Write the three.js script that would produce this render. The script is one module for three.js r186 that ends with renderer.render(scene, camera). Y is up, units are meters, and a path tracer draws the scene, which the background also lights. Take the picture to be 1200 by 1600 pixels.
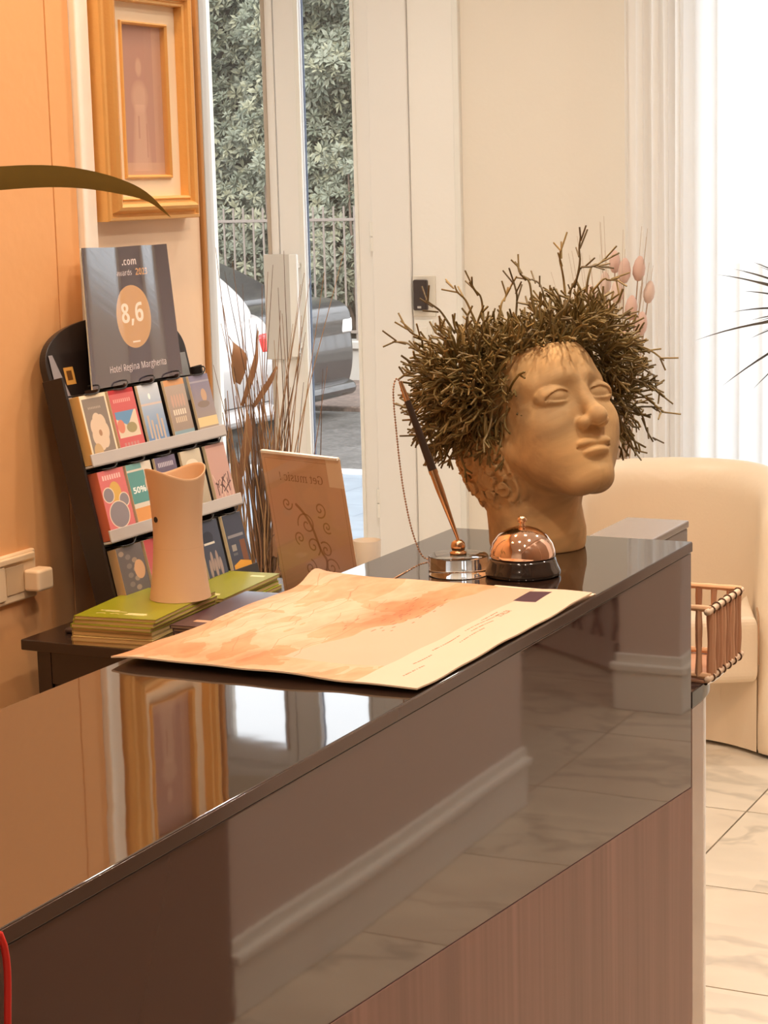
import * as THREE from 'three';
import { RoundedBoxGeometry } from 'three/addons/geometries/RoundedBoxGeometry.js';
import { mergeGeometries, mergeVertices } from 'three/addons/utils/BufferGeometryUtils.js';
import { RectAreaLightUniformsLib } from 'three/addons/lights/RectAreaLightUniformsLib.js';

// ---------------------------------------------------------------- camera, sky, sun, exposure
const scene = new THREE.Scene();
const camera = new THREE.PerspectiveCamera(2 * Math.atan(800 / 3109.2) * 180 / Math.PI, 0.75, 0.05, 200);
camera.position.set(0, 1.55, 0);
camera.rotation.set(-0.16423, 0.46270, -0.02589, 'YXZ');
camera.updateMatrixWorld();

scene.background = new THREE.Color(0.93, 0.97, 1.0);       // pale overcast sky, the same in every direction
scene.backgroundIntensity = 2.9;

const sun = new THREE.DirectionalLight(new THREE.Color(1, 0.93, 0.8), 1.5);   // high, from behind the building
sun.position.set(6, 16, 7); sun.target.position.set(-9, 0, -18);
sun.castShadow = true; sun.shadow.radius = 6;
Object.assign(sun.shadow.camera, { left: -20, right: 20, top: 20, bottom: -20, near: 1, far: 60 });
sun.shadow.mapSize.set(2048, 2048);
scene.add(sun, sun.target);

const EXPOSURE = 1.12;
const WARM = [1, 0.83, 0.66], SOFT = [1, 0.90, 0.78], AMBER = [1, 0.62, 0.32];
const renderer = new THREE.WebGLRenderer({ antialias: true });
renderer.toneMapping = THREE.LinearToneMapping;
renderer.toneMappingExposure = EXPOSURE;
renderer.shadowMap.enabled = true;
RectAreaLightUniformsLib.init();

// ---------------------------------------------------------------- helpers
let seed = 12345;
function rnd() { seed = (seed * 1664525 + 1013904223) >>> 0; return seed / 4294967296; }
const rr = (a, b) => a + (b - a) * rnd();
const V = (x, y, z) => new THREE.Vector3(x, y, z);
const rad = (d) => d * Math.PI / 180;
const used = {};
function numbered(name) {
  const n = used[name] || 0; used[name] = n + 1;
  return n ? name + '_' + String(n).padStart(3, '0') : name;
}
function tag(o, label, category, group) {
  o.userData.label = label; o.userData.category = category;
  if (group) o.userData.group = group;
  return o;
}
function shade(m) { m.castShadow = true; m.receiveShadow = true; return m; }
function thing(name, label, category, pos = [0, 0, 0], group) {
  const o = new THREE.Group(); o.name = numbered(name); o.position.set(...pos);
  tag(o, label, category, group); scene.add(o); return o;
}
function part(name, geo, m, parent, label) {
  const o = shade(new THREE.Mesh(geo, m)); o.name = name; parent.add(o);
  if (label) o.userData.label = label;
  return o;
}
function single(name, geo, m, label, category, pos = [0, 0, 0], group) {
  const o = shade(new THREE.Mesh(geo, m)); o.name = numbered(name); o.position.set(...pos);
  tag(o, label, category, group); scene.add(o); return o;
}
function struct(name, geo, m, parent) {
  const o = geo ? shade(new THREE.Mesh(geo, m)) : new THREE.Group(); o.name = parent ? name : numbered(name);
  if (!parent) o.userData.kind = 'structure';
  (parent || scene).add(o); return o;
}
function copyOf(root, label, pos, turn) {
  const c = root.clone(); c.name = numbered(root.name.replace(/_\d+$/, '')); c.userData = { ...root.userData };
  if (label) c.userData.label = label;
  if (pos) c.position.set(...pos);
  if (turn !== undefined) c.rotation.y = turn;
  scene.add(c); return c;
}
// uv in metres, by the main direction of each face
function metres(g, s = 1) {
  g = g.index ? g.toNonIndexed() : g;
  const p = g.attributes.position, uv = new Float32Array(p.count * 2), a = V(), b = V(), c = V();
  for (let i = 0; i < p.count; i += 3) {
    a.fromBufferAttribute(p, i); b.fromBufferAttribute(p, i + 1); c.fromBufferAttribute(p, i + 2);
    const n = b.clone().sub(a).cross(c.clone().sub(a)), x = Math.abs(n.x), y = Math.abs(n.y), z = Math.abs(n.z);
    [a, b, c].forEach((q, k) => {
      const [u, v] = x >= y && x >= z ? [q.z, q.y] : y >= z ? [q.x, q.z] : [q.x, q.y];
      uv[(i + k) * 2] = u * s; uv[(i + k) * 2 + 1] = v * s;
    });
  }
  g.setAttribute('uv', new THREE.BufferAttribute(uv, 2));
  return g;
}
const clean = (g) => { g = g.index ? g.toNonIndexed() : g; for (const k of Object.keys(g.attributes)) if (!['position', 'normal', 'uv'].includes(k)) g.deleteAttribute(k); return g; };
const merge = (list) => mergeGeometries(list.map(clean));
// a box from corner to corner, edges rounded
function bb(x0, x1, y0, y1, z0, z1, r = 0.004) {
  const w = x1 - x0, h = y1 - y0, d = z1 - z0, q = Math.min(r, w * 0.49, h * 0.49, d * 0.49);
  const g = q > 0.0003 ? new RoundedBoxGeometry(w, h, d, 2, q) : new THREE.BoxGeometry(w, h, d);
  g.translate((x0 + x1) / 2, (y0 + y1) / 2, (z0 + z1) / 2);
  return metres(g);
}
function tube(pts, r, seg = 24, rs = 8, closed = false) {
  return new THREE.TubeGeometry(new THREE.CatmullRomCurve3(pts.map((p) => Array.isArray(p) ? V(...p) : p), closed), seg, r, rs, closed);
}
// tube whose radius follows a function of its length, ends closed
function taper(pts, rf, seg = 16, rs = 8) {
  const c = new THREE.CatmullRomCurve3(pts.map((p) => Array.isArray(p) ? V(...p) : p)), g = new THREE.TubeGeometry(c, seg, 1, rs, false), p = g.attributes.position;
  for (let i = 0; i <= seg; i++) {
    const o = c.getPointAt(i / seg), r = rf(i / seg);
    for (let j = 0; j <= rs; j++) {
      const k = i * (rs + 1) + j;
      p.setXYZ(k, o.x + (p.getX(k) - o.x) * r, o.y + (p.getY(k) - o.y) * r, o.z + (p.getZ(k) - o.z) * r);
    }
  }
  g.computeVertexNormals();
  // close both ends
  const P = Array.from(p.array), N = Array.from(g.attributes.normal.array), U = Array.from(g.attributes.uv.array), I = Array.from(g.index.array);
  for (const e of [0, 1]) {
    const o = c.getPointAt(e), t = c.getTangentAt(e).multiplyScalar(e ? 1 : -1), k = P.length / 3, b = e ? seg * (rs + 1) : 0;
    P.push(o.x, o.y, o.z); N.push(t.x, t.y, t.z); U.push(0, 0);
    for (let j = 0; j < rs; j++) if (e) I.push(k, b + j + 1, b + j); else I.push(k, b + j, b + j + 1);
  }
  const q = new THREE.BufferGeometry(); q.setAttribute('position', new THREE.Float32BufferAttribute(P, 3)); q.setAttribute('normal', new THREE.Float32BufferAttribute(N, 3)); q.setAttribute('uv', new THREE.Float32BufferAttribute(U, 2)); q.setIndex(I);
  return q;
}
const lathe = (pts, n = 48) => new THREE.LatheGeometry(pts.map(([x, y]) => new THREE.Vector2(x, y)), n);
function lump(x, y, t = 0) { return Math.sin(x * 1.7 + 3.1 * Math.sin(y * 1.3 + t)) * 0.5 + Math.sin(y * 2.3 + 1.9 * Math.sin(x * 2.1 - t)) * 0.5; }

// value noise that repeats after `per` cells
const HASH = new Float32Array(65536); { let s = 987; for (let i = 0; i < 65536; i++) { s = (s * 1664525 + 1013904223) >>> 0; HASH[i] = s / 4294967296; } }
function vn(x, y, per, salt = 0) {
  const ix = Math.floor(x), iy = Math.floor(y), fx = x - ix, fy = y - iy, u = fx * fx * (3 - 2 * fx), v = fy * fy * (3 - 2 * fy);
  const h = (a, b) => HASH[((((a % per) + per) % per) * 131 + (((b % per) + per) % per) * 7177 + salt * 911) & 65535];
  return (h(ix, iy) * (1 - u) + h(ix + 1, iy) * u) * (1 - v) + (h(ix, iy + 1) * (1 - u) + h(ix + 1, iy + 1) * u) * v;
}
function fbm(x, y, per, oct = 4, salt = 0) { let s = 0, a = 0.5, t = 0; for (let i = 0; i < oct; i++) { s += a * vn(x, y, per, salt + i); t += a; x *= 2; y *= 2; per *= 2; a *= 0.5; } return s / t; }
// colour map from f(u, v) -> [r, g, b] in sRGB 0..255
function tex(w, h, f, srgb = true) {
  const d = new Uint8Array(w * h * 4);
  for (let j = 0; j < h; j++) for (let i = 0; i < w; i++) { const c = f(i / w, j / h); d.set([c[0], c[1], c[2], 255].map((x) => Math.max(0, Math.min(255, x))), (j * w + i) * 4); }
  const t = new THREE.DataTexture(d, w, h); t.wrapS = t.wrapT = THREE.RepeatWrapping; t.magFilter = t.minFilter = THREE.LinearFilter;
  if (srgb) t.colorSpace = THREE.SRGBColorSpace; t.needsUpdate = true; return t;
}
const grey = (w, h, f) => tex(w, h, (u, v) => { const g = f(u, v) * 255; return [g, g, g]; }, false);
function rep(t, x, y) { const c = t.clone(); c.repeat.set(x, y); c.needsUpdate = true; return c; }
// drawn print: draw(ctx, w, h)
function print(w, h, draw) {
  const c = document.createElement('canvas'); c.width = w; c.height = h; const g = c.getContext('2d'); draw(g, w, h);
  const t = new THREE.CanvasTexture(c); t.colorSpace = THREE.SRGBColorSpace; return t;
}
const M = (color, roughness = 0.6, more = {}) => new THREE.MeshPhysicalMaterial({ color: Array.isArray(color) ? new THREE.Color().setRGB(...color) : color, roughness, ...more });
const texts = { fine: grey(256, 256, (u, v) => fbm(u * 64, v * 64, 64, 3)), coarse: grey(256, 256, (u, v) => fbm(u * 12, v * 12, 12, 5, 3)) };

// mesh of the surface f(x, y, z) = 0, f < 0 inside (surface nets)
function netsMesh(f, lo, hi, cell) {
  const n = [0, 1, 2].map((k) => Math.ceil((hi[k] - lo[k]) / cell) + 1), [nx, ny, nz] = n, F = new Float32Array(nx * ny * nz), id = (i, j, k) => i + nx * (j + ny * k);
  for (let k = 0; k < nz; k++) for (let j = 0; j < ny; j++) for (let i = 0; i < nx; i++) F[id(i, j, k)] = f(lo[0] + i * cell, lo[1] + j * cell, lo[2] + k * cell);
  const at = new Int32Array(nx * ny * nz).fill(-1), pos = [], idx = [];
  const E = [[0, 1], [0, 2], [0, 4], [1, 3], [1, 5], [2, 3], [2, 6], [3, 7], [4, 5], [4, 6], [5, 7], [6, 7]];
  for (let k = 0; k < nz - 1; k++) for (let j = 0; j < ny - 1; j++) for (let i = 0; i < nx - 1; i++) {
    const g = []; let m = 0;
    for (let c = 0; c < 8; c++) { const v = F[id(i + (c & 1), j + ((c >> 1) & 1), k + (c >> 2))]; g.push(v); if (v < 0) m |= 1 << c; }
    if (m === 0 || m === 255) continue;
    let x = 0, y = 0, z = 0, q = 0;
    for (const [a, b] of E) {
      if ((g[a] < 0) === (g[b] < 0)) continue;
      const t = g[a] / (g[a] - g[b]);
      x += (a & 1) + t * ((b & 1) - (a & 1)); y += ((a >> 1) & 1) + t * (((b >> 1) & 1) - ((a >> 1) & 1)); z += (a >> 2) + t * ((b >> 2) - (a >> 2)); q++;
    }
    at[id(i, j, k)] = pos.length / 3; pos.push(lo[0] + (i + x / q) * cell, lo[1] + (j + y / q) * cell, lo[2] + (k + z / q) * cell);
  }
  const quad = (a, b, c, d, flip) => { if (a < 0 || b < 0 || c < 0 || d < 0) return; if (flip) idx.push(a, c, b, a, d, c); else idx.push(a, b, c, a, c, d); };
  for (let k = 1; k < nz - 1; k++) for (let j = 1; j < ny - 1; j++) for (let i = 1; i < nx - 1; i++) {
    const s = F[id(i, j, k)] < 0;
    if (s !== F[id(i + 1, j, k)] < 0) quad(at[id(i, j - 1, k - 1)], at[id(i, j, k - 1)], at[id(i, j, k)], at[id(i, j - 1, k)], !s);
    if (s !== F[id(i, j + 1, k)] < 0) quad(at[id(i - 1, j, k - 1)], at[id(i - 1, j, k)], at[id(i, j, k)], at[id(i, j, k - 1)], !s);
    if (s !== F[id(i, j, k + 1)] < 0) quad(at[id(i - 1, j - 1, k)], at[id(i, j - 1, k)], at[id(i, j, k)], at[id(i - 1, j, k)], !s);
  }
  const g = new THREE.BufferGeometry(); g.setAttribute('position', new THREE.Float32BufferAttribute(pos, 3)); g.setIndex(idx); g.computeVertexNormals();
  const uv = new Float32Array(pos.length / 3 * 2); for (let i = 0; i < uv.length / 2; i++) { uv[2 * i] = pos[3 * i] + pos[3 * i + 2]; uv[2 * i + 1] = pos[3 * i + 1] + pos[3 * i + 2] * 0.5; }
  g.setAttribute('uv', new THREE.BufferAttribute(uv, 2));
  return g;
}
const smin = (a, b, k) => { const h = Math.max(k - Math.abs(a - b), 0) / k; return Math.min(a, b) - h * h * k * 0.25; };
const smax = (a, b, k) => -smin(-a, -b, k);
function ell(x, y, z, cx, cy, cz, rx, ry, rz) {
  x -= cx; y -= cy; z -= cz; const a = Math.hypot(x / rx, y / ry, z / rz), b = Math.hypot(x / (rx * rx), y / (ry * ry), z / (rz * rz));
  return b < 1e-9 ? -Math.min(rx, ry, rz) : a * (a - 1) / b;
}
function cap(x, y, z, ax, ay, az, bx, by, bz, r0, r1) {
  const dx = bx - ax, dy = by - ay, dz = bz - az, px = x - ax, py = y - ay, pz = z - az, t = Math.max(0, Math.min(1, (px * dx + py * dy + pz * dz) / (dx * dx + dy * dy + dz * dz)));
  return Math.hypot(px - dx * t, py - dy * t, pz - dz * t) - (r0 + (r1 - r0) * t);
}
// a moulding run round a rectangle with mitred corners: profile of [inset, height]; lies in xy, faces +z
function frameGeo(W, H, prof, back = false) {
  const pos = [], P = (k, [i, d]) => { const x = W / 2 - i, y = H / 2 - i; return [[-x, -y, d], [x, -y, d], [x, y, d], [-x, y, d]][k]; };
  for (let s = 0; s + 1 < prof.length; s++) for (let k = 0; k < 4; k++) {
    const a = P(k, prof[s]), b = P((k + 1) % 4, prof[s]), c = P((k + 1) % 4, prof[s + 1]), d = P(k, prof[s + 1]);
    pos.push(...a, ...b, ...c, ...a, ...c, ...d);
  }
  const g = new THREE.BufferGeometry(); g.setAttribute('position', new THREE.Float32BufferAttribute(pos, 3)); g.computeVertexNormals();
  return metres(g);
}
// ---------------------------------------------------------------- materials of the room
const marbleTex = tex(512, 512, (u, v) => {
  const w = fbm(u * 4, v * 4, 4, 5, 11), k = Math.abs(fbm(u * 3 + w * 1.2, v * 5 + w, 0x4000, 5, 2) - 0.5), vein = Math.max(0, 1 - k * 16), n = fbm(u * 6, v * 10, 0x4000, 4, 5);
  const b = 222 + 26 * (n - 0.5) - 42 * vein * (0.4 + 0.6 * w);
  return [b, b * 0.945 + 2, b * 0.87 + 2];
});
const plasterBump = rep(texts.fine, 1.2, 1.2);
const mTile = [0, 1].map((k) => M([0.98, 0.96 - k * 0.02, 0.93 - k * 0.03], 0.28, { map: marbleTex }));
const mGrout = M([0.42, 0.37, 0.31], 0.9);
const mCream = M([0.93, 0.895, 0.84], 0.75, { bumpMap: plasterBump, bumpScale: 0.0006 });
const mBeige = M([0.87, 0.79, 0.68], 0.8, { bumpMap: plasterBump, bumpScale: 0.0006 });
const mAmberGlowWall = M([0.80, 0.43, 0.19], 0.6, { bumpMap: plasterBump, bumpScale: 0.0005 });  // cream wall with the amber lamp glow mixed into its colour
const mPinkCream = M([0.84, 0.66, 0.49], 0.6, { bumpMap: plasterBump, bumpScale: 0.0005 });
const mTrimOrange = M([0.45, 0.22, 0.07], 0.5);
const mWhite = M([0.88, 0.86, 0.80], 0.35);
const mWhiteMatt = M([0.86, 0.84, 0.80], 0.7);
const mBrownPanel = M([0.20, 0.125, 0.08], 0.45);
const mGlass = new THREE.MeshPhysicalMaterial({ color: 0xffffff, transmission: 1, thickness: 0, roughness: 0, ior: 1.45 });

// floor of marble tiles
{
  const fl = struct('floor', bb(-4.1, 1.9, -0.14, -0.009, -6.6, 1.7, 0), mGrout);
  const px = 0.57, pz = 0.535, gap = 0.0022, x0 = -1.32, z0 = -4.60, cache = new Map();
  const limits = [-3.965, 1.695, -6.395, 1.495];
  for (let i = -6; i < 7; i++) for (let j = -5; j < 13; j++) {
    const a = Math.max(x0 + i * px + gap, limits[0]), b = Math.min(x0 + (i + 1) * px - gap, limits[1]), c = Math.max(z0 + j * pz + gap, limits[2]), d = Math.min(z0 + (j + 1) * pz - gap, limits[3]);
    if (b - a < 0.03 || d - c < 0.03) continue;
    const v = Math.floor(rnd() * 6), key = [b - a, d - c].map((q) => q.toFixed(3)) + '/' + v;
    if (!cache.has(key)) {
      const g = bb(-(b - a) / 2, (b - a) / 2, -0.009, 0, -(d - c) / 2, (d - c) / 2, 0);
      const uv = g.attributes.uv; for (let k = 0; k < uv.count; k++) uv.setXY(k, uv.getX(k) * 0.9 + v * 0.37, uv.getY(k) * 0.9 + v * 0.61);
      cache.set(key, g);
    }
    const t = part('floor_tile', cache.get(key), mTile[(i * 3 + j * 5 + 60) % 2], fl);
    t.position.set((a + b) / 2, 0, (c + d) / 2);
  }
}
struct('ceiling', bb(-4.1, 1.9, 3.05, 3.2, -6.6, 1.7, 0), mWhiteMatt);

// left wall behind the counter: boards, a pale strip, the end trim
{
  const w = struct('wall_left', bb(-2.08, -1.963, 0, 3.05, -3.199, 1.5, 0), mPinkCream);
  part('wall_panel', bb(-1.9635, -1.957, 0.0, 3.05, -2.734, 1.5, 0.001), mAmberGlowWall, w, 'wall board with amber lamp glow painted into its colour');
  part('wall_panel', bb(-1.9635, -1.957, 0.0, 3.05, -2.801, -2.737, 0.001), mAmberGlowWall, w, 'narrow wall board with amber lamp glow painted into its colour');
  part('wall_strip', bb(-1.9635, -1.945, 0.0, 3.05, -2.842, -2.803, 0.003), mCream, w, 'pale cream upright strip');
  part('wall_panel', bb(-1.9635, -1.957, 0.0, 3.05, -3.189, -2.844, 0.001), mPinkCream, w, 'pale peach wall board');
  part('wall_edge', bb(-1.9635, -1.949, 0.0, 3.05, -3.201, -3.191, 0.002), mTrimOrange, w, 'orange brown edging at the wall end');
}
struct('wall_back_left', bb(-4.1, -2.08, 0, 3.05, -3.32, -3.20, 0), mCream);
struct('wall_far_left', bb(-4.1, -3.97, 0, 3.05, -6.4, -3.32, 0), mCream);
struct('wall_near', bb(-2.08, 1.9, 0, 3.05, 1.5, 1.7, 0), mCream);

// front wall with the street door and the curtained window
{
  const w = struct('wall_front', merge([bb(-4.1, -3.97, 0, 3.05, -6.6, -6.4, 0), bb(-3.97, -3.05, 2.9, 3.05, -6.6, -6.4, 0), bb(-3.05, -2.0, 0, 3.05, -6.6, -6.4, 0),
    bb(-2.0, -0.5, 0, 0.1, -6.6, -6.4, 0), bb(-2.0, -0.5, 2.75, 3.05, -6.6, -6.4, 0), bb(-0.5, 1.9, 0, 3.05, -6.6, -6.4, 0)]), mBeige);
  part('wall_panel', bb(-3.048, -2.878, 0.0, 3.05, -6.402, -6.386, 0.002), mCream, w, 'cream wall board beside the door');
  part('wall_strip', bb(-2.877, -2.853, 0.0, 3.05, -6.402, -6.378, 0.004), mWhite, w, 'white upright strip');
  part('baseboard', bb(-2.85, -2.02, 0.0, 0.12, -6.402, -6.385, 0.004), mWhite, w);
}
// street door of two narrow glazed leaves
{
  const d = struct('door_1', merge([bb(-3.20, -3.05, 0, 2.9, -6.52, -6.375, 0.004), bb(-3.964, -3.201, 2.84, 2.899, -6.52, -6.376, 0.004), bb(-3.972, -3.966, 0, 2.9, -6.52, -6.375, 0.001)]), M([0.90, 0.87, 0.83], 0.4));
  const mLeaf = M([0.90, 0.87, 0.83], 0.4), mGasket = M([0.10, 0.13, 0.20], 0.6);
  const leaf = (x0, x1, g0, g1) => {
    const z0 = -6.44, z1 = -6.395;
    const l = part('door_leaf', merge([bb(x0, g0, 0.012, 2.835, z0, z1, 0.004), bb(g1, x1, 0.012, 2.835, z0, z1, 0.004), bb(g0 - 0.001, g1 + 0.001, 0.012, 0.075, z0, z1, 0.003), bb(g0 - 0.001, g1 + 0.001, 2.758, 2.835, z0, z1, 0.003)]), mLeaf, d);
    part('glass_pane', bb(g0 + 0.003, g1 - 0.003, 0.076, 2.757, -6.422, -6.418, 0), mGlass, l);
    if (g0 > -3.6) part('gasket', bb(g0 + 0.006, g0 + 0.0095, 0.075, 2.758, -6.425, -6.416, 0), mGasket, l);
    part('glazing_bead', merge([bb(g0 - 0.012, g0 + 0.006, 0.07, 2.762, g0 < -3.6 ? -6.442 : -6.4, -6.388, 0.003), bb(g1 - 0.006, g1 + 0.008, 0.07, 2.762, -6.4, -6.388, 0.003)]), g0 < -3.6 ? M([0.50, 0.42, 0.34], 0.5) : mWhite, l);  // left leaf's bead made deep and tan to darken the daylit reveal
    return l;
  };
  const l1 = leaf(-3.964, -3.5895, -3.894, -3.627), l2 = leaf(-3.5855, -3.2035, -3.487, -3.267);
  part('lock_plate', bb(-3.652, -3.528, 0.915, 1.30, -6.396, -6.386, 0.003), M([0.66, 0.62, 0.57], 0.45), l2, 'grey upright lock plate');
  part('pull_handle', merge([bb(-3.524, -3.492, 0.93, 1.302, -6.36, -6.342, 0.005), bb(-3.516, -3.50, 0.96, 0.98, -6.395, -6.35, 0.002), bb(-3.516, -3.50, 1.25, 1.27, -6.395, -6.35, 0.002)]), M([0.93, 0.92, 0.88], 0.25), l2, 'white flat bar handle');
  const kg = lathe([[0, 0], [0.012, 0], [0.012, 0.012], [0.03, 0.022], [0.034, 0.036], [0.028, 0.05], [0.012, 0.056], [0, 0.057]], 24); kg.rotateX(Math.PI / 2); kg.rotateY(Math.PI); kg.scale(0.85, 0.85, 0.85); kg.translate(-3.652, 1.385, -6.462);
  const kg2 = kg.clone(); kg2.translate(0.012, -0.045, 0.001);
  part('door_knob', merge([kg, kg2]), M([0.86, 0.78, 0.60], 0.3), l1, 'cream turned knob');
  for (const y of [1.36, 0.40, 2.35]) part('hinge', merge([-0.027, 0.027].map((q) => { const c = new THREE.CylinderGeometry(0.011, 0.011, 0.05, 14); c.translate(-3.2015, y + q, -6.384); return c; })), mWhite, d);
}
// window behind the sheer curtain
{
  const w = struct('window_1', merge([bb(-2.0, -1.95, 0.1, 2.75, -6.56, -6.45, 0.003), bb(-0.55, -0.5, 0.1, 2.75, -6.56, -6.45, 0.003), bb(-1.95, -0.55, 0.1, 0.15, -6.56, -6.45, 0.003), bb(-1.95, -0.55, 2.7, 2.75, -6.56, -6.45, 0.003), bb(-1.28, -1.22, 0.15, 2.7, -6.56, -6.45, 0.003)]), mWhite);
  for (const [a, b] of [[-1.952, -1.278], [-1.222, -0.548]]) part('window_pane', bb(a, b, 0.148, 2.702, -6.507, -6.503, 0), mGlass, w);
}
// right wall, seen only as a reflection in the counter: brown boards, pale part with baseboard, doorway, pillar, side room
{
  const w = struct('wall_right', merge([bb(0.37, 0.5, 0, 3.05, -4.45, 1.5, 0), bb(0.37, 0.5, 2.3, 3.05, -5.41, -4.45, 0), bb(0.262, 0.446, 0, 3.05, -6.4, -5.41, 0)]), M([0.68, 0.57, 0.51], 0.75));
  for (const [a, b] of [[-3.03, -2.1], [-2.09, -1.2], [-1.19, -0.3], [-0.29, 0.6], [0.61, 1.49]]) part('wall_panel', bb(0.352, 0.371, 0.0, 2.6, a, b, 0.003), mBrownPanel, w, 'dark brown wall board');
  const prof = (x, z0, z1, h) => merge([bb(x - 0.018, x, 0, h * 0.72, z0, z1, 0.003), bb(x - 0.03, x, h * 0.70, h * 0.84, z0, z1, 0.006), bb(x - 0.014, x, h * 0.82, h, z0, z1, 0.004)]);
  struct('baseboard_right', merge([prof(0.37, -4.45, -3.035, 0.15), prof(0.262, -6.39, -5.39, 0.17), bb(0.25, 0.462, 0, 0.122, -5.41, -5.392, 0.003), bb(0.238, 0.47, 0.12, 0.143, -5.41, -5.38, 0.006), bb(0.252, 0.456, 0.14, 0.17, -5.41, -5.396, 0.004)]), mWhite);
  struct('wall_side_room', bb(1.7, 1.9, 0, 3.05, -6.4, 1.5, 0), M([0.55, 0.46, 0.36], 0.8));
}

// ---------------------------------------------------------------- lamps
{
  const ring = lathe([[0.052, 0.0], [0.085, 0.0], [0.088, 0.006], [0.086, 0.012], [0.056, 0.012], [0.052, 0.0]], 32), disc = new THREE.CylinderGeometry(0.052, 0.052, 0.004, 32);
  const mDisc = (c) => M([0.9, 0.9, 0.9], 0.5, { emissive: new THREE.Color().setRGB(...c), emissiveIntensity: 6 });
  const warmDisc = mDisc(WARM), amberDisc = mDisc(AMBER), softDisc = mDisc(SOFT), mRing = M([0.75, 0.7, 0.6], 0.3, { metalness: 0.6 });
  const where = ['over the near end of the counter', 'over the planter head', 'nearest in the corridor', 'in the corridor beside the counter', 'in the corridor past the counter', 'with an amber glow behind the near counter end', 'with an amber glow over the side table', 'over the leaflet rack', 'before the armchair', 'inside the street door', 'before the wide curtain', 'by the entrance end of the room', 'in the side room'];
  let at = 0;
  const spots = [[-0.88, -1.35, 5, 0], [-0.80, -2.55, 7, 0], [-0.05, -0.9, 7, 0], [-0.15, -2.0, 10, 0], [-0.1, -3.5, 9, 2], [-1.62, -1.2, 4, 1], [-1.5, -2.3, 12, 1], [-1.75, -3.15, 6, 0], [-1.3, -4.0, 9, 2], [-2.75, -5.0, 14, 2], [-0.6, -5.2, 7, 2], [-0.4, 0.5, 7, 0], [0.95, -5.2, 9, 0]];
  for (const [x, z, cd, amber] of spots) {
    const t = thing('ceiling_downlight', 'round recessed ceiling downlight ' + where[at++], 'ceiling light', [x, 3.037, z], 'round downlights in the ceiling');
    part('trim_ring', ring, mRing, t);
    const d = part('diffuser', disc, amber === 2 ? softDisc : amber ? amberDisc : warmDisc, t); d.position.y = 0.008;
    const l = new THREE.SpotLight(new THREE.Color().setRGB(...(amber === 2 ? SOFT : amber ? AMBER : WARM)), cd * 0.5, 0, rad(80), 0.6);
    l.position.set(0, -0.004, 0); l.target.position.set(0, -1, 0); l.castShadow = true; l.shadow.radius = 2.6; t.add(l, l.target);
  }
}
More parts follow.
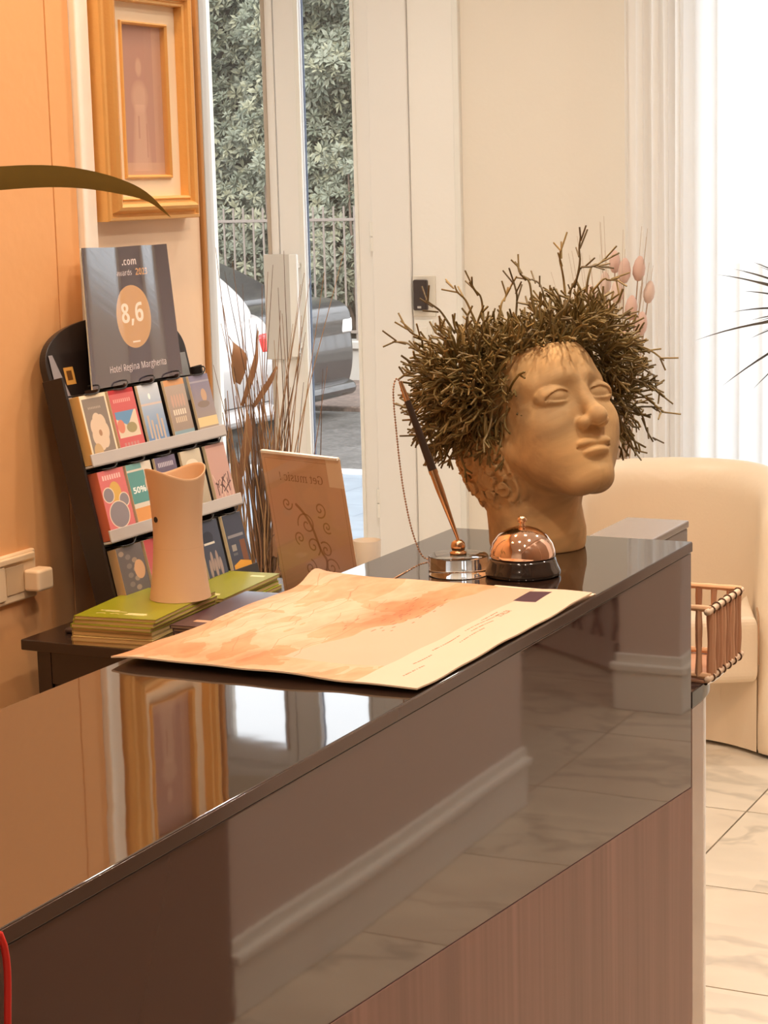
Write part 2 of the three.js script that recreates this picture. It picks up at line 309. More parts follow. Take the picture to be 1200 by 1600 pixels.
// ---------------------------------------------------------------- reception counter
const XF = -0.743, XB = -1.069, ZE = -2.345;
{
  const c = thing('reception_counter', 'long dark brown lacquered reception counter with a mirror-gloss top', 'reception counter');
  const mTop = M([0.024, 0.012, 0.008], 0.03, { ior: 2.33, bumpMap: rep(texts.coarse, 0.5, 0.5), bumpScale: 0.00025 });
  const wave = grey(256, 256, (u, v) => 0.5 + 0.5 * Math.sin(v * 6.283 + 2 * Math.sin(u * 6.283)) * 0.6);
  const mFace = M([0.092, 0.050, 0.043], 0.03, { ior: 2.0, bumpMap: rep(wave, 0.8, 1.0), bumpScale: 0.0006 });
  const mEdge = M([0.085, 0.052, 0.04], 0.12, { ior: 1.7 });
  const grain = tex(512, 256, (u, v) => {
    const s = fbm(u * 90, v * 3, 90, 3, 4), b = fbm(u * 14, v * 1.5, 14, 3, 9), k = 0.90 + 0.16 * (s - 0.5) + 0.18 * (b - 0.5);
    return [178 * k, 143 * k, 132 * k];
  });
  const mLowerFront = M([0.84, 0.76, 0.76], 0.42, { map: rep(grain, 1.6, 0.8), ior: 1.5 });
  part('countertop', bb(XB, XF, 1.0872, 1.1, ZE, 0.35, 0.0012), mTop, c);
  part('top_edging', bb(XF - 0.004, XF + 0.0006, 1.0876, 1.0988, ZE + 0.001, 0.349, 0.0005), mEdge, c);
  part('front_panel', bb(XF - 0.02, XF - 0.0015, 0.07, 1.0858, ZE, 0.349, 0.001), mFace, c, 'mirror-gloss brown front panel');
  part('carcass', merge([bb(XB + 0.01, XF - 0.02, 0.0, 1.0872, ZE + 0.002, 0.34, 0.002), bb(XB + 0.03, XF - 0.03, 0, 0.88, ZE - 0.06, ZE + 0.01, 0.002)]), mEdge, c);
  // paler satin grained plate on the lower front, its upper edge rising towards the near end
  const s = new THREE.Shape([[ZE, 0.783], [0.349, 1.006], [0.349, 0.0], [ZE, 0.0]].map(([z, y]) => new THREE.Vector2(-z, y)));
  const vg = new THREE.ExtrudeGeometry(s, { depth: 0.0012, bevelEnabled: false }); vg.rotateY(Math.PI / 2); vg.translate(XF - 0.0012, 0, 0);
  part('lower_front_panel', metres(vg), mLowerFront, c, 'paler satin panel with upright grain on the lower front');
  // rounded end below the shelf
  const e = new THREE.Shape(); e.moveTo(-(ZE - 0.002), 0); e.lineTo(-(ZE - 0.042), 0); e.absarc(-(ZE - 0.042), 0.12, 0.12, -Math.PI / 2, -Math.PI / 5, false); e.lineTo(-(ZE - 0.139), 0.30); e.lineTo(-(ZE - 0.002), 0.30);
  const eg = new THREE.ExtrudeGeometry(e, { depth: 0.885, bevelEnabled: false, curveSegments: 16 }); // shape in (-z, x), run up
  eg.applyMatrix4(new THREE.Matrix4().set(0, -1, 0, XF - 0.001, 0, 0, 1, 0, -1, 0, 0, 0, 0, 0, 0, 1));
  part('end_panel', metres(eg), M([0.40, 0.27, 0.22], 0.25, { clearcoat: 1, clearcoatRoughness: 0.06 }), c, 'rounded satin end panel');
  // dark glass shelf past the end
  const sh = new THREE.Shape(); sh.moveTo(2.348, 0.7450); sh.lineTo(2.39, 0.7450); sh.quadraticCurveTo(2.46, 0.745, 2.50, 0.785); sh.lineTo(3.02, 1.03); sh.lineTo(3.02, 1.10); sh.lineTo(2.346, 1.10);
  const sg = new THREE.ExtrudeGeometry(sh, { depth: 0.019, bevelEnabled: true, bevelSize: 0.0015, bevelThickness: 0.0015, bevelSegments: 2, curveSegments: 16 });
  sg.applyMatrix4(new THREE.Matrix4().set(0, -1, 0, 0, 0, 0, 1, 0.887, -1, 0, 0, 0, 0, 0, 0, 1));
  part('end_shelf', metres(sg), M([0.035, 0.025, 0.024], 0.08, { ior: 1.8 }), c, 'dark glass shelf at the far end');
  part('shelf_rail', tube([[-0.7405, 0.9085, -2.392], [-0.7385, 0.9075, -2.425], [-0.7375, 0.910, -2.455], [-0.742, 0.911, -2.48]], 0.0035, 24, 8), M([0.9, 0.88, 0.85], 0.12, { metalness: 1 }), c, 'bent chrome rail');
}

// grey box on the shelf past the counter
{
  const b = thing('storage_box', 'flat grey lidded box just past the far end of the counter', 'box', [-1.005, 0.908, -2.84]);
  const m = M([0.20, 0.17, 0.155], 0.25);
  part('box_body', bb(-0.05, 0.05, 0, 0.09, -0.15, 0.06, 0.003), m, b);
  part('box_lid', bb(-0.052, 0.052, 0.09, 0.102, -0.152, 0.062, 0.003), M([0.24, 0.21, 0.195], 0.2), b);
}

// ---------------------------------------------------------------- map
{
  const mapPrint = print(1024, 768, (g, w, h) => {
    g.fillStyle = '#f6dcc4'; g.fillRect(0, 0, w, h);
    const img = g.getImageData(0, 0, w, h), d = img.data;
    for (let j = 0; j < h; j++) for (let i = 0; i < w; i++) {
      const u = i / w, v = j / h, k = (j * w + i) * 4;
      if (v > 0.80) continue;                                         // the text margin along the front edge
      const a = fbm(u * 5 + 3 * fbm(u * 4, v * 4, 64, 3, 8), v * 7, 64, 5, 1), rid = Math.abs(fbm(u * 9 + a, v * 14, 64, 5, 6) - 0.5) * 2;
      const sea = v > 0.56 + 0.12 * (fbm(u * 4, 0.5, 64, 3, 2) - 0.5) + 0.25 * (u - 0.5) && u > 0.15;
      let r = 246 - 22 * rid, gg = 214 - 34 * rid, b = 182 - 40 * rid;
      if (a < 0.45) { r -= 8; gg -= 22; b -= 32; }
      const blot = Math.exp(-(((u - 0.63) / 0.2) ** 2 + ((v - 0.52 - (u - 0.6) * 0.05) / 0.1) ** 2)) * (0.5 + a);
      r -= 18 * blot; gg -= 66 * blot; b -= 84 * blot;
      const low = Math.exp(-(((u - 0.1) / 0.14) ** 2 + ((v - 0.3) / 0.3) ** 2)); r -= 10 * low; gg -= 44 * low; b -= 60 * low;
      if (sea && blot < 0.4) { r = 224; gg = 196; b = 168; }
      if (v < 0.05) { r -= 12; gg -= 20; b -= 24; }
      d[k] = r; d[k + 1] = gg; d[k + 2] = b;
    }
    g.putImageData(img, 0, 0);
    g.strokeStyle = 'rgba(180,110,60,.55)'; g.lineWidth = 1.5;
    for (let i = 0; i < 9; i++) { g.beginPath(); let x = 80 + rnd() * 300, y = 60 + rnd() * 450; g.moveTo(x, y); for (let k = 0; k < 14; k++) { x += 30 + rnd() * 24; y += (rnd() - 0.5) * 44; g.lineTo(x, y); } g.stroke(); }
    g.fillStyle = '#a8642e'; for (let i = 0; i < 40; i++) g.fillRect(430 + rnd() * 380, 330 + rnd() * 150, 10 + rnd() * 16, 3);
    g.fillStyle = '#ab6f43';
    for (const [x, y, n] of [[330, 645, 14], [520, 640, 18], [520, 656, 12], [640, 628, 9], [200, 660, 9], [420, 672, 13], [90, 690, 10]]) for (let k = 0; k < n; k++) g.fillRect(x + k * 11, y, 4 + rnd() * 6, 4);
    g.font = 'bold 22px sans-serif'; g.fillText('ITALIA', 700, 655);
    g.fillStyle = '#4a2238'; g.fillRect(880, 610, 112, 62);
  });
  const W = 0.445, D = 0.325, nx = 60, nz = 40, t = 0.0016;
  const wavy = (u, v) => {                                           // u along the counter (0 near), v from back (0) to front (1)
    const edge = Math.max(0, 1 - u / 0.10), curlBack = Math.exp(-v * 16) * Math.exp(-(((u - 0.93) / 0.06) ** 2));
    return 0.0012 + 0.0040 * edge * edge * (0.6 + 0.7 * Math.sin(v * 3.3 + 0.4)) + 0.012 * curlBack + 0.0013 * (1 + lump(u * 7, v * 6)) + 0.002 * Math.sin(u * 5) ** 2 * (1 - v) * v;
  };
  const top = new THREE.PlaneGeometry(1, 1, nx, nz), p = top.attributes.position, uv = top.attributes.uv;
  const shape = (off) => { const g = top.clone(), q = g.attributes.position; for (let i = 0; i < q.count; i++) { const u = uv.getX(i), v = 1 - uv.getY(i); q.setXYZ(i, -D / 2 + v * D, wavy(u, v) + off, W / 2 - u * W); } g.computeVertexNormals(); return g; };
  const rim = []; for (let i = 0; i <= nx; i++) rim.push([i / nx, 0]); for (let i = 1; i <= nz; i++) rim.push([1, i / nz]); for (let i = nx - 1; i >= 0; i--) rim.push([i / nx, 1]); for (let i = nz - 1; i >= 0; i--) rim.push([0, i / nz]);
  const sp = []; for (let i = 0; i + 1 < rim.length; i++) { const P = ([u, v], o) => [-D / 2 + v * D, wavy(u, v) + o, W / 2 - u * W], a = P(rim[i], 0), b = P(rim[i + 1], 0), c = P(rim[i + 1], t), d = P(rim[i], t); sp.push(...a, ...b, ...c, ...a, ...c, ...d); }
  const side = new THREE.BufferGeometry(); side.setAttribute('position', new THREE.Float32BufferAttribute(sp, 3)); side.computeVertexNormals();
  const m = thing('paper_map', 'large unfolded paper relief map in sand and orange tones on the countertop', 'map', [-0.9075, 1.1, -1.772]);
  part('map_sheet', shape(t), M([0.74, 0.72, 0.72], 0.6, { map: mapPrint, side: THREE.DoubleSide }), m);
  part('sheet_underside', merge([shape(0), metres(side)]), M([0.85, 0.70, 0.52], 0.8, { side: THREE.DoubleSide }), m);
  const m2 = thing('paper_map', 'second map sheet peeping out from beneath the unfolded map at its far corner', 'map', [-0.82, 1.1003, -1.955]);
  const g2 = bb(-0.05, 0.072, 0, 0.0008, -0.055, 0.05, 0); g2.rotateY(-0.06); part('map_sheet', g2, M([0.92, 0.74, 0.58], 0.6), m2);
}

// ---------------------------------------------------------------- call bell
{
  const b = thing('call_bell', 'polished copper service bell on a black dish beside the planter head', 'bell', [-0.862, 1.1, -2.082]);
  part('bell_base', lathe([[0, 0], [0.041, 0], [0.0435, 0.002], [0.0437, 0.006], [0.041, 0.011], [0.0385, 0.018], [0.038, 0.021], [0.030, 0.0225], [0, 0.0225]], 64), M([0.02, 0.014, 0.012], 0.08, { ior: 1.7 }), b, 'glossy black dish');
  part('bell_dome', lathe([[0.0372, 0.0222], [0.0378, 0.0232], [0.0374, 0.029], [0.0345, 0.038], [0.028, 0.047], [0.018, 0.0535], [0.008, 0.0565], [0, 0.057]], 64), M([0.93, 0.70, 0.57], 0.06, { metalness: 1 }), b, 'polished copper dome');
  part('bell_button', lathe([[0, 0.056], [0.0045, 0.0565], [0.003, 0.0585], [0.003, 0.0605], [0.0052, 0.0625], [0.0055, 0.065], [0.004, 0.068], [0, 0.069]], 24), M([0.85, 0.62, 0.42], 0.15, { metalness: 1 }), b);
}

// ---------------------------------------------------------------- pen on a chain with its clear base
{
  const mGold = M([0.66, 0.44, 0.26], 0.16, { metalness: 1 }), mBlackPen = M([0.03, 0.018, 0.013], 0.35);
  const s = thing('pen_stand', 'clear acrylic pen stand with a gold ball socket', 'pen stand', [-0.934, 1.1, -2.062]);
  part('clear_block', lathe([[0, 0], [0.0335, 0], [0.035, 0.0015], [0.035, 0.0215], [0.0335, 0.023], [0, 0.023]], 64), new THREE.MeshPhysicalMaterial({ color: 0xffffff, transmission: 1, thickness: 0.03, ior: 1.49, roughness: 0.0 }), s, 'clear acrylic block');
  part('ball_socket', lathe([[0, 0.0232], [0.0095, 0.0232], [0.0098, 0.0262], [0.007, 0.0272], [0.0075, 0.029], [0.0086, 0.0325], [0.0075, 0.0375], [0.004, 0.0405], [0, 0.0405]], 32), mGold, s, 'gold ball socket');
  const a = V(-0.932, 1.1385, -2.06), b = V(-0.9965, 1.324, -2.048), at = (t) => a.clone().lerp(b, t);
  const p = thing('pen', 'slim black and gold desk pen leaning in the clear stand', 'pen', [0, 0, 0]);
  part('pen_tip', taper([at(-0.005), at(0.1), at(0.25), at(0.40), at(0.435)], (t) => 0.0016 + 0.0032 * Math.min(1, t * 1.3), 20, 14), mGold, p, 'gold lower barrel');
  part('pen_ring', taper([at(0.425), at(0.433), at(0.441), at(0.449)], () => 0.0053, 4, 16), mGold, p, 'gold ring');
  part('pen_barrel', taper([at(0.437), at(0.5), at(0.7), at(0.88)], (t) => 0.0051 - 0.0014 * t, 20, 14), mBlackPen, p, 'black upper barrel');
  part('pen_cap', taper([at(0.872), at(0.92), at(0.97), at(1.0)], (t) => 0.0037 - 0.0015 * t, 10, 14), mGold, p, 'copper end cap');
  // ball chain from the pen's end, down and round to the block
  const curve = new THREE.CatmullRomCurve3([at(0.995), V(-1.0005, 1.327, -2.047), V(-1.004, 1.318, -2.046), V(-1.0035, 1.26, -2.05), V(-0.998, 1.19, -2.055), V(-0.989, 1.14, -2.06), V(-0.978, 1.118, -2.06), V(-0.967, 1.114, -2.06), V(-0.975, 1.112, -2.045), V(-0.988, 1.104, -2.03), V(-0.99, 1.1014, -2.005)]);
  const L = curve.getLength(), n = Math.floor(L / 0.0032), ball = new THREE.SphereGeometry(0.00125, 8, 6), list = [];
  for (let i = 0; i <= n; i++) { const q = curve.getPointAt(i / n); list.push(ball.clone().translate(q.x, q.y, q.z)); }
  list.push(clean(new THREE.TubeGeometry(curve, 120, 0.0004, 5)));
  const ch = part('ball_chain', merge(list), M([0.45, 0.27, 0.17], 0.3, { metalness: 1 }), p, 'fine bead chain'); ch.userData.kind = 'stuff';
}

// ---------------------------------------------------------------- red cord over the counter edge
single('red_cord', taper([[-0.90, 1.1028, -0.80], [-0.80, 1.1028, -0.865], [-0.755, 1.1030, -0.918], [-0.7395, 1.1015, -0.934], [-0.7375, 1.085, -0.939], [-0.7380, 1.03, -0.937], [-0.7380, 0.92, -0.934], [-0.7382, 0.80, -0.930]], () => 0.0024, 60, 10),
  M([0.72, 0.03, 0.02], 0.45), 'bright red cord hanging over the near front edge of the counter', 'cord');
// ---------------------------------------------------------------- planter head
const HB = V(-0.914, 1.1, -2.257), HT = V(0.0368, 0.0629, 0.0216), HS = 0.971;
const HR = new THREE.Matrix4().makeRotationFromEuler(new THREE.Euler(-0.3588, 1.0846, 0, 'YXZ')), HRI = HR.clone().invert();
const headLocal = (q) => q.clone().sub(HB).sub(HT).divideScalar(HS).applyMatrix4(HRI);
{
  const e = HRI.elements;
  // spiral curls of hair: centres on the side and back
  const curls = []; { const s0 = seed; seed = 77; for (let i = 0; i < 95; i++) { const a = rr(-0.5, Math.PI + 0.5), y = rr(-0.02, 0.17); curls.push([Math.cos(a) * 0.085, y, -0.045 - Math.sin(a) * 0.09, rr(0.012, 0.019), rnd() < 0.5 ? -1 : 1, rr(0, 6)]); } for (let i = 0; i < 26; i++) curls.push([-0.084, rr(-0.01, 0.13), rr(-0.07, 0.03), rr(0.012, 0.018), rnd() < 0.5 ? -1 : 1, rr(0, 6)]); seed = s0; }
  const relief = (x, y, z) => {
    let best = Infinity, bc = null;
    for (const c of curls) { const d = (x - c[0]) ** 2 + (y - c[1]) ** 2 + (z - c[2]) ** 2; const k = d / (c[3] * c[3]); if (k < best) { best = k; bc = c; } }
    const r = Math.sqrt(best), dx = Math.abs(bc[0]) > 0.06 ? z - bc[2] : x - bc[0], th = Math.atan2(y - bc[1], dx);
    return 0.0038 * Math.cos(r * 8.5 + bc[4] * th * 1 + bc[5]) * (1.1 - 0.3 * Math.min(r, 2)) + 0.003 * (1 - Math.min(r, 1.5));
  };
  const f = (px, py, pz) => {
    const ox = (px - HT.x) / HS, oy = (py - HT.y) / HS, oz = (pz - HT.z) / HS;
    const x = e[0] * ox + e[4] * oy + e[8] * oz, y = e[1] * ox + e[5] * oy + e[9] * oz, z = e[2] * ox + e[6] * oy + e[10] * oz, m = Math.abs(x);
    // neck in the planter's own upright axes
    let nk = cap(px, py, pz, 0.0, 0.016, 0.0, -0.004, 0.045, 0.001, 0.0605, 0.0545); nk = smin(nk, cap(px, py, pz, -0.003, 0.05, 0.002, 0.004, 0.12, 0.008, 0.053, 0.050), 0.02);
    const far = Math.hypot(x, y - 0.09, z) - 0.155;
    if (far > 0.02 && nk > 0.02) return Math.max(Math.min(far, nk), -py);
    let d = ell(x, y, z, 0, 0.135, -0.008, 0.074, 0.090, 0.096);
    d = smin(d, ell(x, y, z, 0, 0.088, 0.030, 0.061, 0.086, 0.062), 0.02);
    d = smin(d, ell(x, y, z, 0, 0.150, 0.036, 0.060, 0.046, 0.053), 0.02);
    d = smin(d, cap(m, y, z, 0.052, 0.062, 0.012, 0.020, 0.012, 0.062, 0.018, 0.017), 0.028);
    d = smin(d, ell(x, y, z, 0, 0.014, 0.070, 0.022, 0.018, 0.020), 0.022);
    d = smin(d, ell(m, y, z, 0.042, 0.086, 0.062, 0.021, 0.018, 0.018), 0.03);
    d = smin(d, ell(x, y, z, 0, 0.046, 0.070, 0.031, 0.026, 0.021), 0.02);
    d = smin(d, cap(m, y, z, 0.012, 0.1335, 0.0865, 0.050, 0.132, 0.064, 0.0065, 0.007), 0.018);
    d = smin(d, ell(m, y, z, 0.038, 0.062, 0.049, 0.024, 0.032, 0.026), 0.03); d = smax(d, -ell(m, y, z, 0.029, 0.1160, 0.1005, 0.019, 0.0115, 0.011), 0.016);
    d = smin(d, ell(m, y, z, 0.0335, 0.1138, 0.0740, 0.0225, 0.0128, 0.0162), 0.0015);
    if (d < 0.02) {                                                    // lids: shells over the eyeball, open along an almond
      const k = m - 0.032, up = 0.1206 - 14 * k * k - (k > 0 ? 4 : 0) * k * k, low = 0.1068 + 7 * k * k - 0.02 * k;
      d = smin(d, smax(ell(m, y, z, 0.0335, 0.1150, 0.0738, 0.0262, 0.0162, 0.0190), up - y, 0.001), 0.0012);
      d = smin(d, smax(ell(m, y, z, 0.0340, 0.1122, 0.0736, 0.0250, 0.0148, 0.0184), y - low, 0.001), 0.0025);
    }
    // nose
    d = smin(d, cap(x, y, z, 0, 0.128, 0.084, 0, 0.084, 0.1065, 0.0070, 0.0092), 0.013);
    d = smin(d, ell(x, y, z, 0, 0.0790, 0.1085, 0.0125, 0.0108, 0.0120), 0.009);
    d = smin(d, ell(m, y, z, 0.0145, 0.0750, 0.0970, 0.0085, 0.0080, 0.0110), 0.005);
    d = smax(d, -ell(m, y, z, 0.0070, 0.0675, 0.1035, 0.0036, 0.0032, 0.0055), 0.003);
    // lips
    d = smax(d, -ell(x, y, z, 0, 0.0595, 0.1010, 0.0035, 0.0065, 0.004), 0.004);
    d = smin(d, ell(m, y, z, 0.0090, 0.0508, 0.0900, 0.0175, 0.0064, 0.0098), 0.003);
    d = smin(d, ell(x, y, z, 0, 0.0392, 0.0895, 0.0205, 0.0070, 0.0108), 0.003);
    d = smax(d, -Math.min(cap(m, y, z, 0, 0.0452, 0.1030, 0.015, 0.0460, 0.0985, 0.0015, 0.0015), cap(m, y, z, 0.015, 0.0460, 0.0970, 0.0270, 0.0450, 0.0850, 0.0014, 0.0008)), 0.003);
    d = smax(d, -ell(x, y, z, 0, 0.0285, 0.1010, 0.017, 0.0055, 0.0095), 0.010);
    d = smin(d, nk, 0.022);
    // hair
    const side = z - 0.022 - 0.25 * (y - 0.08);
    if (side < 0.03) {
      const h0 = Math.max(ell(x, y, z, 0, 0.090, -0.040, 0.0815, 0.122, 0.090), side, -(y + 0.030));
      if (h0 < 0.02) d = smin(d, smax(ell(x, y, z, 0, 0.090, -0.040, 0.0815, 0.122, 0.090) - relief(x, y, z), smax(side, -(y + 0.026), 0.01), 0.012), 0.004);
    }
    d = smax(d, y - 0.186, 0.006);                                       // open top
    d = smax(d, -ell(x, y, z, 0, 0.180, -0.008, 0.062, 0.05, 0.082), 0.006);
    return Math.max(d, -py);
  };
  const g = netsMesh(f, [-0.135, -0.004, -0.145], [0.165, 0.275, 0.145], 0.0015);
  const stain = tex(256, 256, (u, v) => { const a = fbm(u * 5, v * 5, 5, 5, 21), b = fbm(u * 26, v * 26, 26, 3, 4), k = 0.86 + 0.5 * a + 0.12 * (b - 0.5); return [196 * k, 164 * k, 110 * k + 8]; });
  const t = thing('planter_head', 'tan terracotta planter in the shape of a head with a raised chin and curled hair', 'planter', HB.toArray());
  part('head_body', g, M([0.86, 0.82, 0.78], 0.75, { map: rep(stain, 3.5, 3.5), bumpMap: rep(texts.fine, 5, 5), bumpScale: 0.00025 }), t);
  const soil = new THREE.SphereGeometry(1, 24, 10); soil.scale(0.058, 0.014, 0.074);
  const so = part('potting_soil', soil, M([0.05, 0.035, 0.025], 1), t);
  so.applyMatrix4(HR); const sp = V(0, 0.168, -0.008).multiplyScalar(HS).applyMatrix4(HR).add(HT); so.position.copy(sp);
}

// ---------------------------------------------------------------- plant growing in the head
{
  const t = thing('trailing_cactus', 'bushy olive brown coral cactus spilling over the planter head like hair', 'plant');
  const mats = [[0.20, 0.14, 0.045], [0.29, 0.20, 0.065], [0.135, 0.095, 0.036], [0.37, 0.26, 0.10]].map((c) => M(c, 0.5));
  seed = 4242;
  const stemGeo = (len, bend) => {
    const pts = [V(0, 0, 0)]; let d = V(rr(-0.2, 0.2), 1, rr(-0.2, 0.2)).normalize();
    for (let i = 0; i < 3; i++) { pts.push(pts[i].clone().addScaledVector(d, len / 3)); d.add(V(rr(-bend, bend), rr(-0.1, 0.2), rr(-bend, bend))).normalize(); }
    const l = [taper(pts, (u) => 0.0018 - 0.0003 * u, 6, 5)];
    for (let k = 0; k < 2; k++) { const d2 = d.clone().add(V(rr(-0.9, 0.9), rr(-0.1, 0.3), rr(-0.9, 0.9))).normalize(), q = pts[3], r = q.clone().addScaledVector(d2, len * rr(0.25, 0.45)); l.push(taper([q, q.clone().lerp(r, 0.5), r], (u) => 0.0015 - 0.0002 * u, 3, 5)); }
    const tip = new THREE.SphereGeometry(0.0016, 5, 4); tip.translate(...pts[3].toArray()); l.push(tip);
    return merge(l);
  };
  const geos = []; for (let i = 0; i < 14; i++) geos.push(stemGeo(rr(0.032, 0.046), 0.5));
  // tufts: centre, radius, share, droop
  const C = new THREE.Matrix4().extractRotation(camera.matrixWorld), right = V(1, 0, 0).applyMatrix4(C), up = V(0, 1, 0), fwd = V(0, 0, -1).applyMatrix4(C);
  const H = (a, b, c) => HB.clone().addScaledVector(right, a).addScaledVector(up, b).addScaledVector(fwd, c);
  const tufts = [
    [H(-0.080, 0.212, -0.02), [0.042, 0.036, 0.05], 420, 0.3], [H(-0.100, 0.185, 0.01), [0.030, 0.032, 0.045], 230, 0.5], [H(-0.02, 0.233, 0.0), [0.045, 0.016, 0.05], 260, 0.1],
    [H(0.050, 0.262, 0.02), [0.036, 0.026, 0.045], 280, 0.1], [H(0.080, 0.245, 0.045), [0.028, 0.030, 0.035], 210, 0.3], [H(0.102, 0.188, 0.085), [0.022, 0.034, 0.03], 210, 0.4],
    [H(-0.055, 0.180, -0.055), [0.040, 0.042, 0.020], 280, 0.7], [H(-0.026, 0.205, -0.062), [0.020, 0.040, 0.018], 260, 0.7], [H(0.088, 0.225, 0.07), [0.024, 0.032, 0.03], 120, 0.3], [H(-0.085, 0.150, -0.015), [0.034, 0.022, 0.03], 150, 0.9],
    [H(0.018, 0.240, -0.03), [0.042, 0.016, 0.03], 160, 0.35],
  ];
  const places = [], dirUp = V(0, 1, 0);
  for (const [c, r, n, droop] of tufts) for (let i = 0; i < n; i++) {
    const d = V(rr(-1, 1), rr(-1, 1), rr(-1, 1)); if (d.length() > 1 || d.length() < 0.1) { i--; continue; }
    const s = Math.pow(d.length(), 0.55); d.normalize();
    const o = c.clone().add(V(0, 0, 0).addScaledVector(right, d.x * r[0] * s).addScaledVector(up, d.y * r[1] * s).addScaledVector(fwd, d.z * r[2] * s));
    const w = V(0, 0, 0).addScaledVector(right, d.x).addScaledVector(up, d.y + 0.35 - droop * 0.9).addScaledVector(fwd, d.z).add(V(rr(-0.6, 0.6), rr(-0.6, 0.6), rr(-0.6, 0.6))).normalize();
    const sc = rr(0.6, 1.0), tipAt = o.clone().addScaledVector(w, 0.055 * sc);
    const bad = [o, tipAt, o.clone().lerp(tipAt, 0.5)].some((q) => { const l = headLocal(q); return (l.z > 0.042 && l.y < 0.178 && l.y > -0.05 && Math.abs(l.x) < 0.075) || (l.z > 0.024 && l.y < 0.115 && Math.abs(l.x) < 0.1) || l.y < 0.03; });
    if (bad) continue;
    places.push([o, w, sc, d.z < 0.2 ? 0 : 1]);
  }
  const mx = (o, w, s) => new THREE.Matrix4().compose(o, new THREE.Quaternion().setFromUnitVectors(dirUp, w).multiply(new THREE.Quaternion().setFromAxisAngle(dirUp, rr(0, 6.28))), V(s, s, s));
  const front = places.filter((p) => p[3] === 0), back = places.filter((p) => p[3] === 1);
  const singles = front.slice(), step = singles.length / 285, mine = new Set(); for (let i = 0; i < 285; i++) mine.add(Math.floor(i * step));
  const rest = back.slice();
  singles.forEach((p, i) => {
    if (!mine.has(i)) { rest.push(p); return; }
    const o = part('stem', geos[i % geos.length], mats[(i * 7) % 4], t); o.applyMatrix4(mx(p[0], p[1], p[2]));
  });
  const groups = geos.slice(0, 4).map((g, k) => rest.filter((_, i) => i % 4 === k));
  const all = []; groups.forEach((list, k) => list.forEach((p) => all.push([p, k])));
  // the remaining stems as one mass
  const mass = []; for (const [p, k] of all) mass.push(geos[(k * 3 + mass.length) % geos.length].clone().applyMatrix4(mx(p[0], p[1], p[2])));
  const mm = part('stem_mass', merge(mass), mats[0], t); mm.userData.kind = 'stuff';
  // long sprigs that stand out of the tufts
  const sprig = (a, b, sag) => {
    const l = [], mid = a.clone().lerp(b, 0.5).add(V(0, sag, 0)), c = new THREE.CatmullRomCurve3([a, mid, b]), pts = [0, 0.25, 0.5, 0.75, 1].map((q) => c.getPoint(q).add(V(rr(-0.003, 0.003), rr(-0.003, 0.003), rr(-0.003, 0.003))));
    l.push(taper(pts, (u) => 0.0016 - 0.0005 * u, 14, 5));
    for (const q of [0.55, 0.75, 0.95]) for (let k = 0; k < (q > 0.9 ? 2 : 1); k++) { const o = c.getPoint(q), w = c.getTangent(q).add(V(rr(-0.9, 0.9), rr(-0.7, 0.9), rr(-0.9, 0.9))).normalize(), e = o.clone().addScaledVector(w, rr(0.013, 0.026)); l.push(taper([o, o.clone().lerp(e, 0.5), e], () => 0.0011, 3, 5)); }
    return merge(l);
  };
  const S = [[-0.115, 0.22, -0.172, 0.255, 0.006], [-0.12, 0.24, -0.158, 0.268, 0.005], [-0.10, 0.26, -0.132, 0.300, 0.006], [-0.06, 0.27, -0.077, 0.322, 0.01], [-0.045, 0.275, -0.030, 0.318, 0.004], [-0.02, 0.27, -0.024, 0.325, 0.0],
    [0.0, 0.28, -0.020, 0.345, 0.012], [0.035, 0.31, 0.030, 0.362, 0.004], [0.05, 0.32, 0.056, 0.376, 0.004], [0.06, 0.31, 0.085, 0.352, 0.012], [0.07, 0.31, 0.100, 0.328, 0.008], [0.04, 0.31, 0.078, 0.342, 0.016], [0.09, 0.27, 0.122, 0.295, 0.006],
    [0.10, 0.255, 0.165, 0.236, 0.012], [0.10, 0.245, 0.158, 0.215, 0.008], [0.115, 0.22, 0.164, 0.192, 0.010], [0.12, 0.20, 0.164, 0.168, 0.008], [0.12, 0.185, 0.155, 0.135, 0.006], [0.105, 0.18, 0.128, 0.118, 0.006], [-0.11, 0.19, -0.15, 0.165, 0.008], [-0.11, 0.17, -0.146, 0.135, 0.008], [-0.095, 0.155, -0.130, 0.112, 0.006],
    [-0.06, 0.15, -0.066, 0.118, 0.002], [-0.03, 0.16, -0.012, 0.148, 0.006], [-0.015, 0.185, 0.004, 0.150, 0.004], [-0.07, 0.265, -0.10, 0.318, 0.012], [0.02, 0.29, -0.005, 0.330, 0.008]];
  S.forEach(([a, b, c, d, s], i) => { const z = a > 0.08 ? 0.075 : i >= 22 && i <= 24 ? -0.075 : -0.01; part('sprig', sprig(H(a, b, z), H(c, d, z + rr(-0.02, 0.02)), s), mats[i % 3], t); });
}
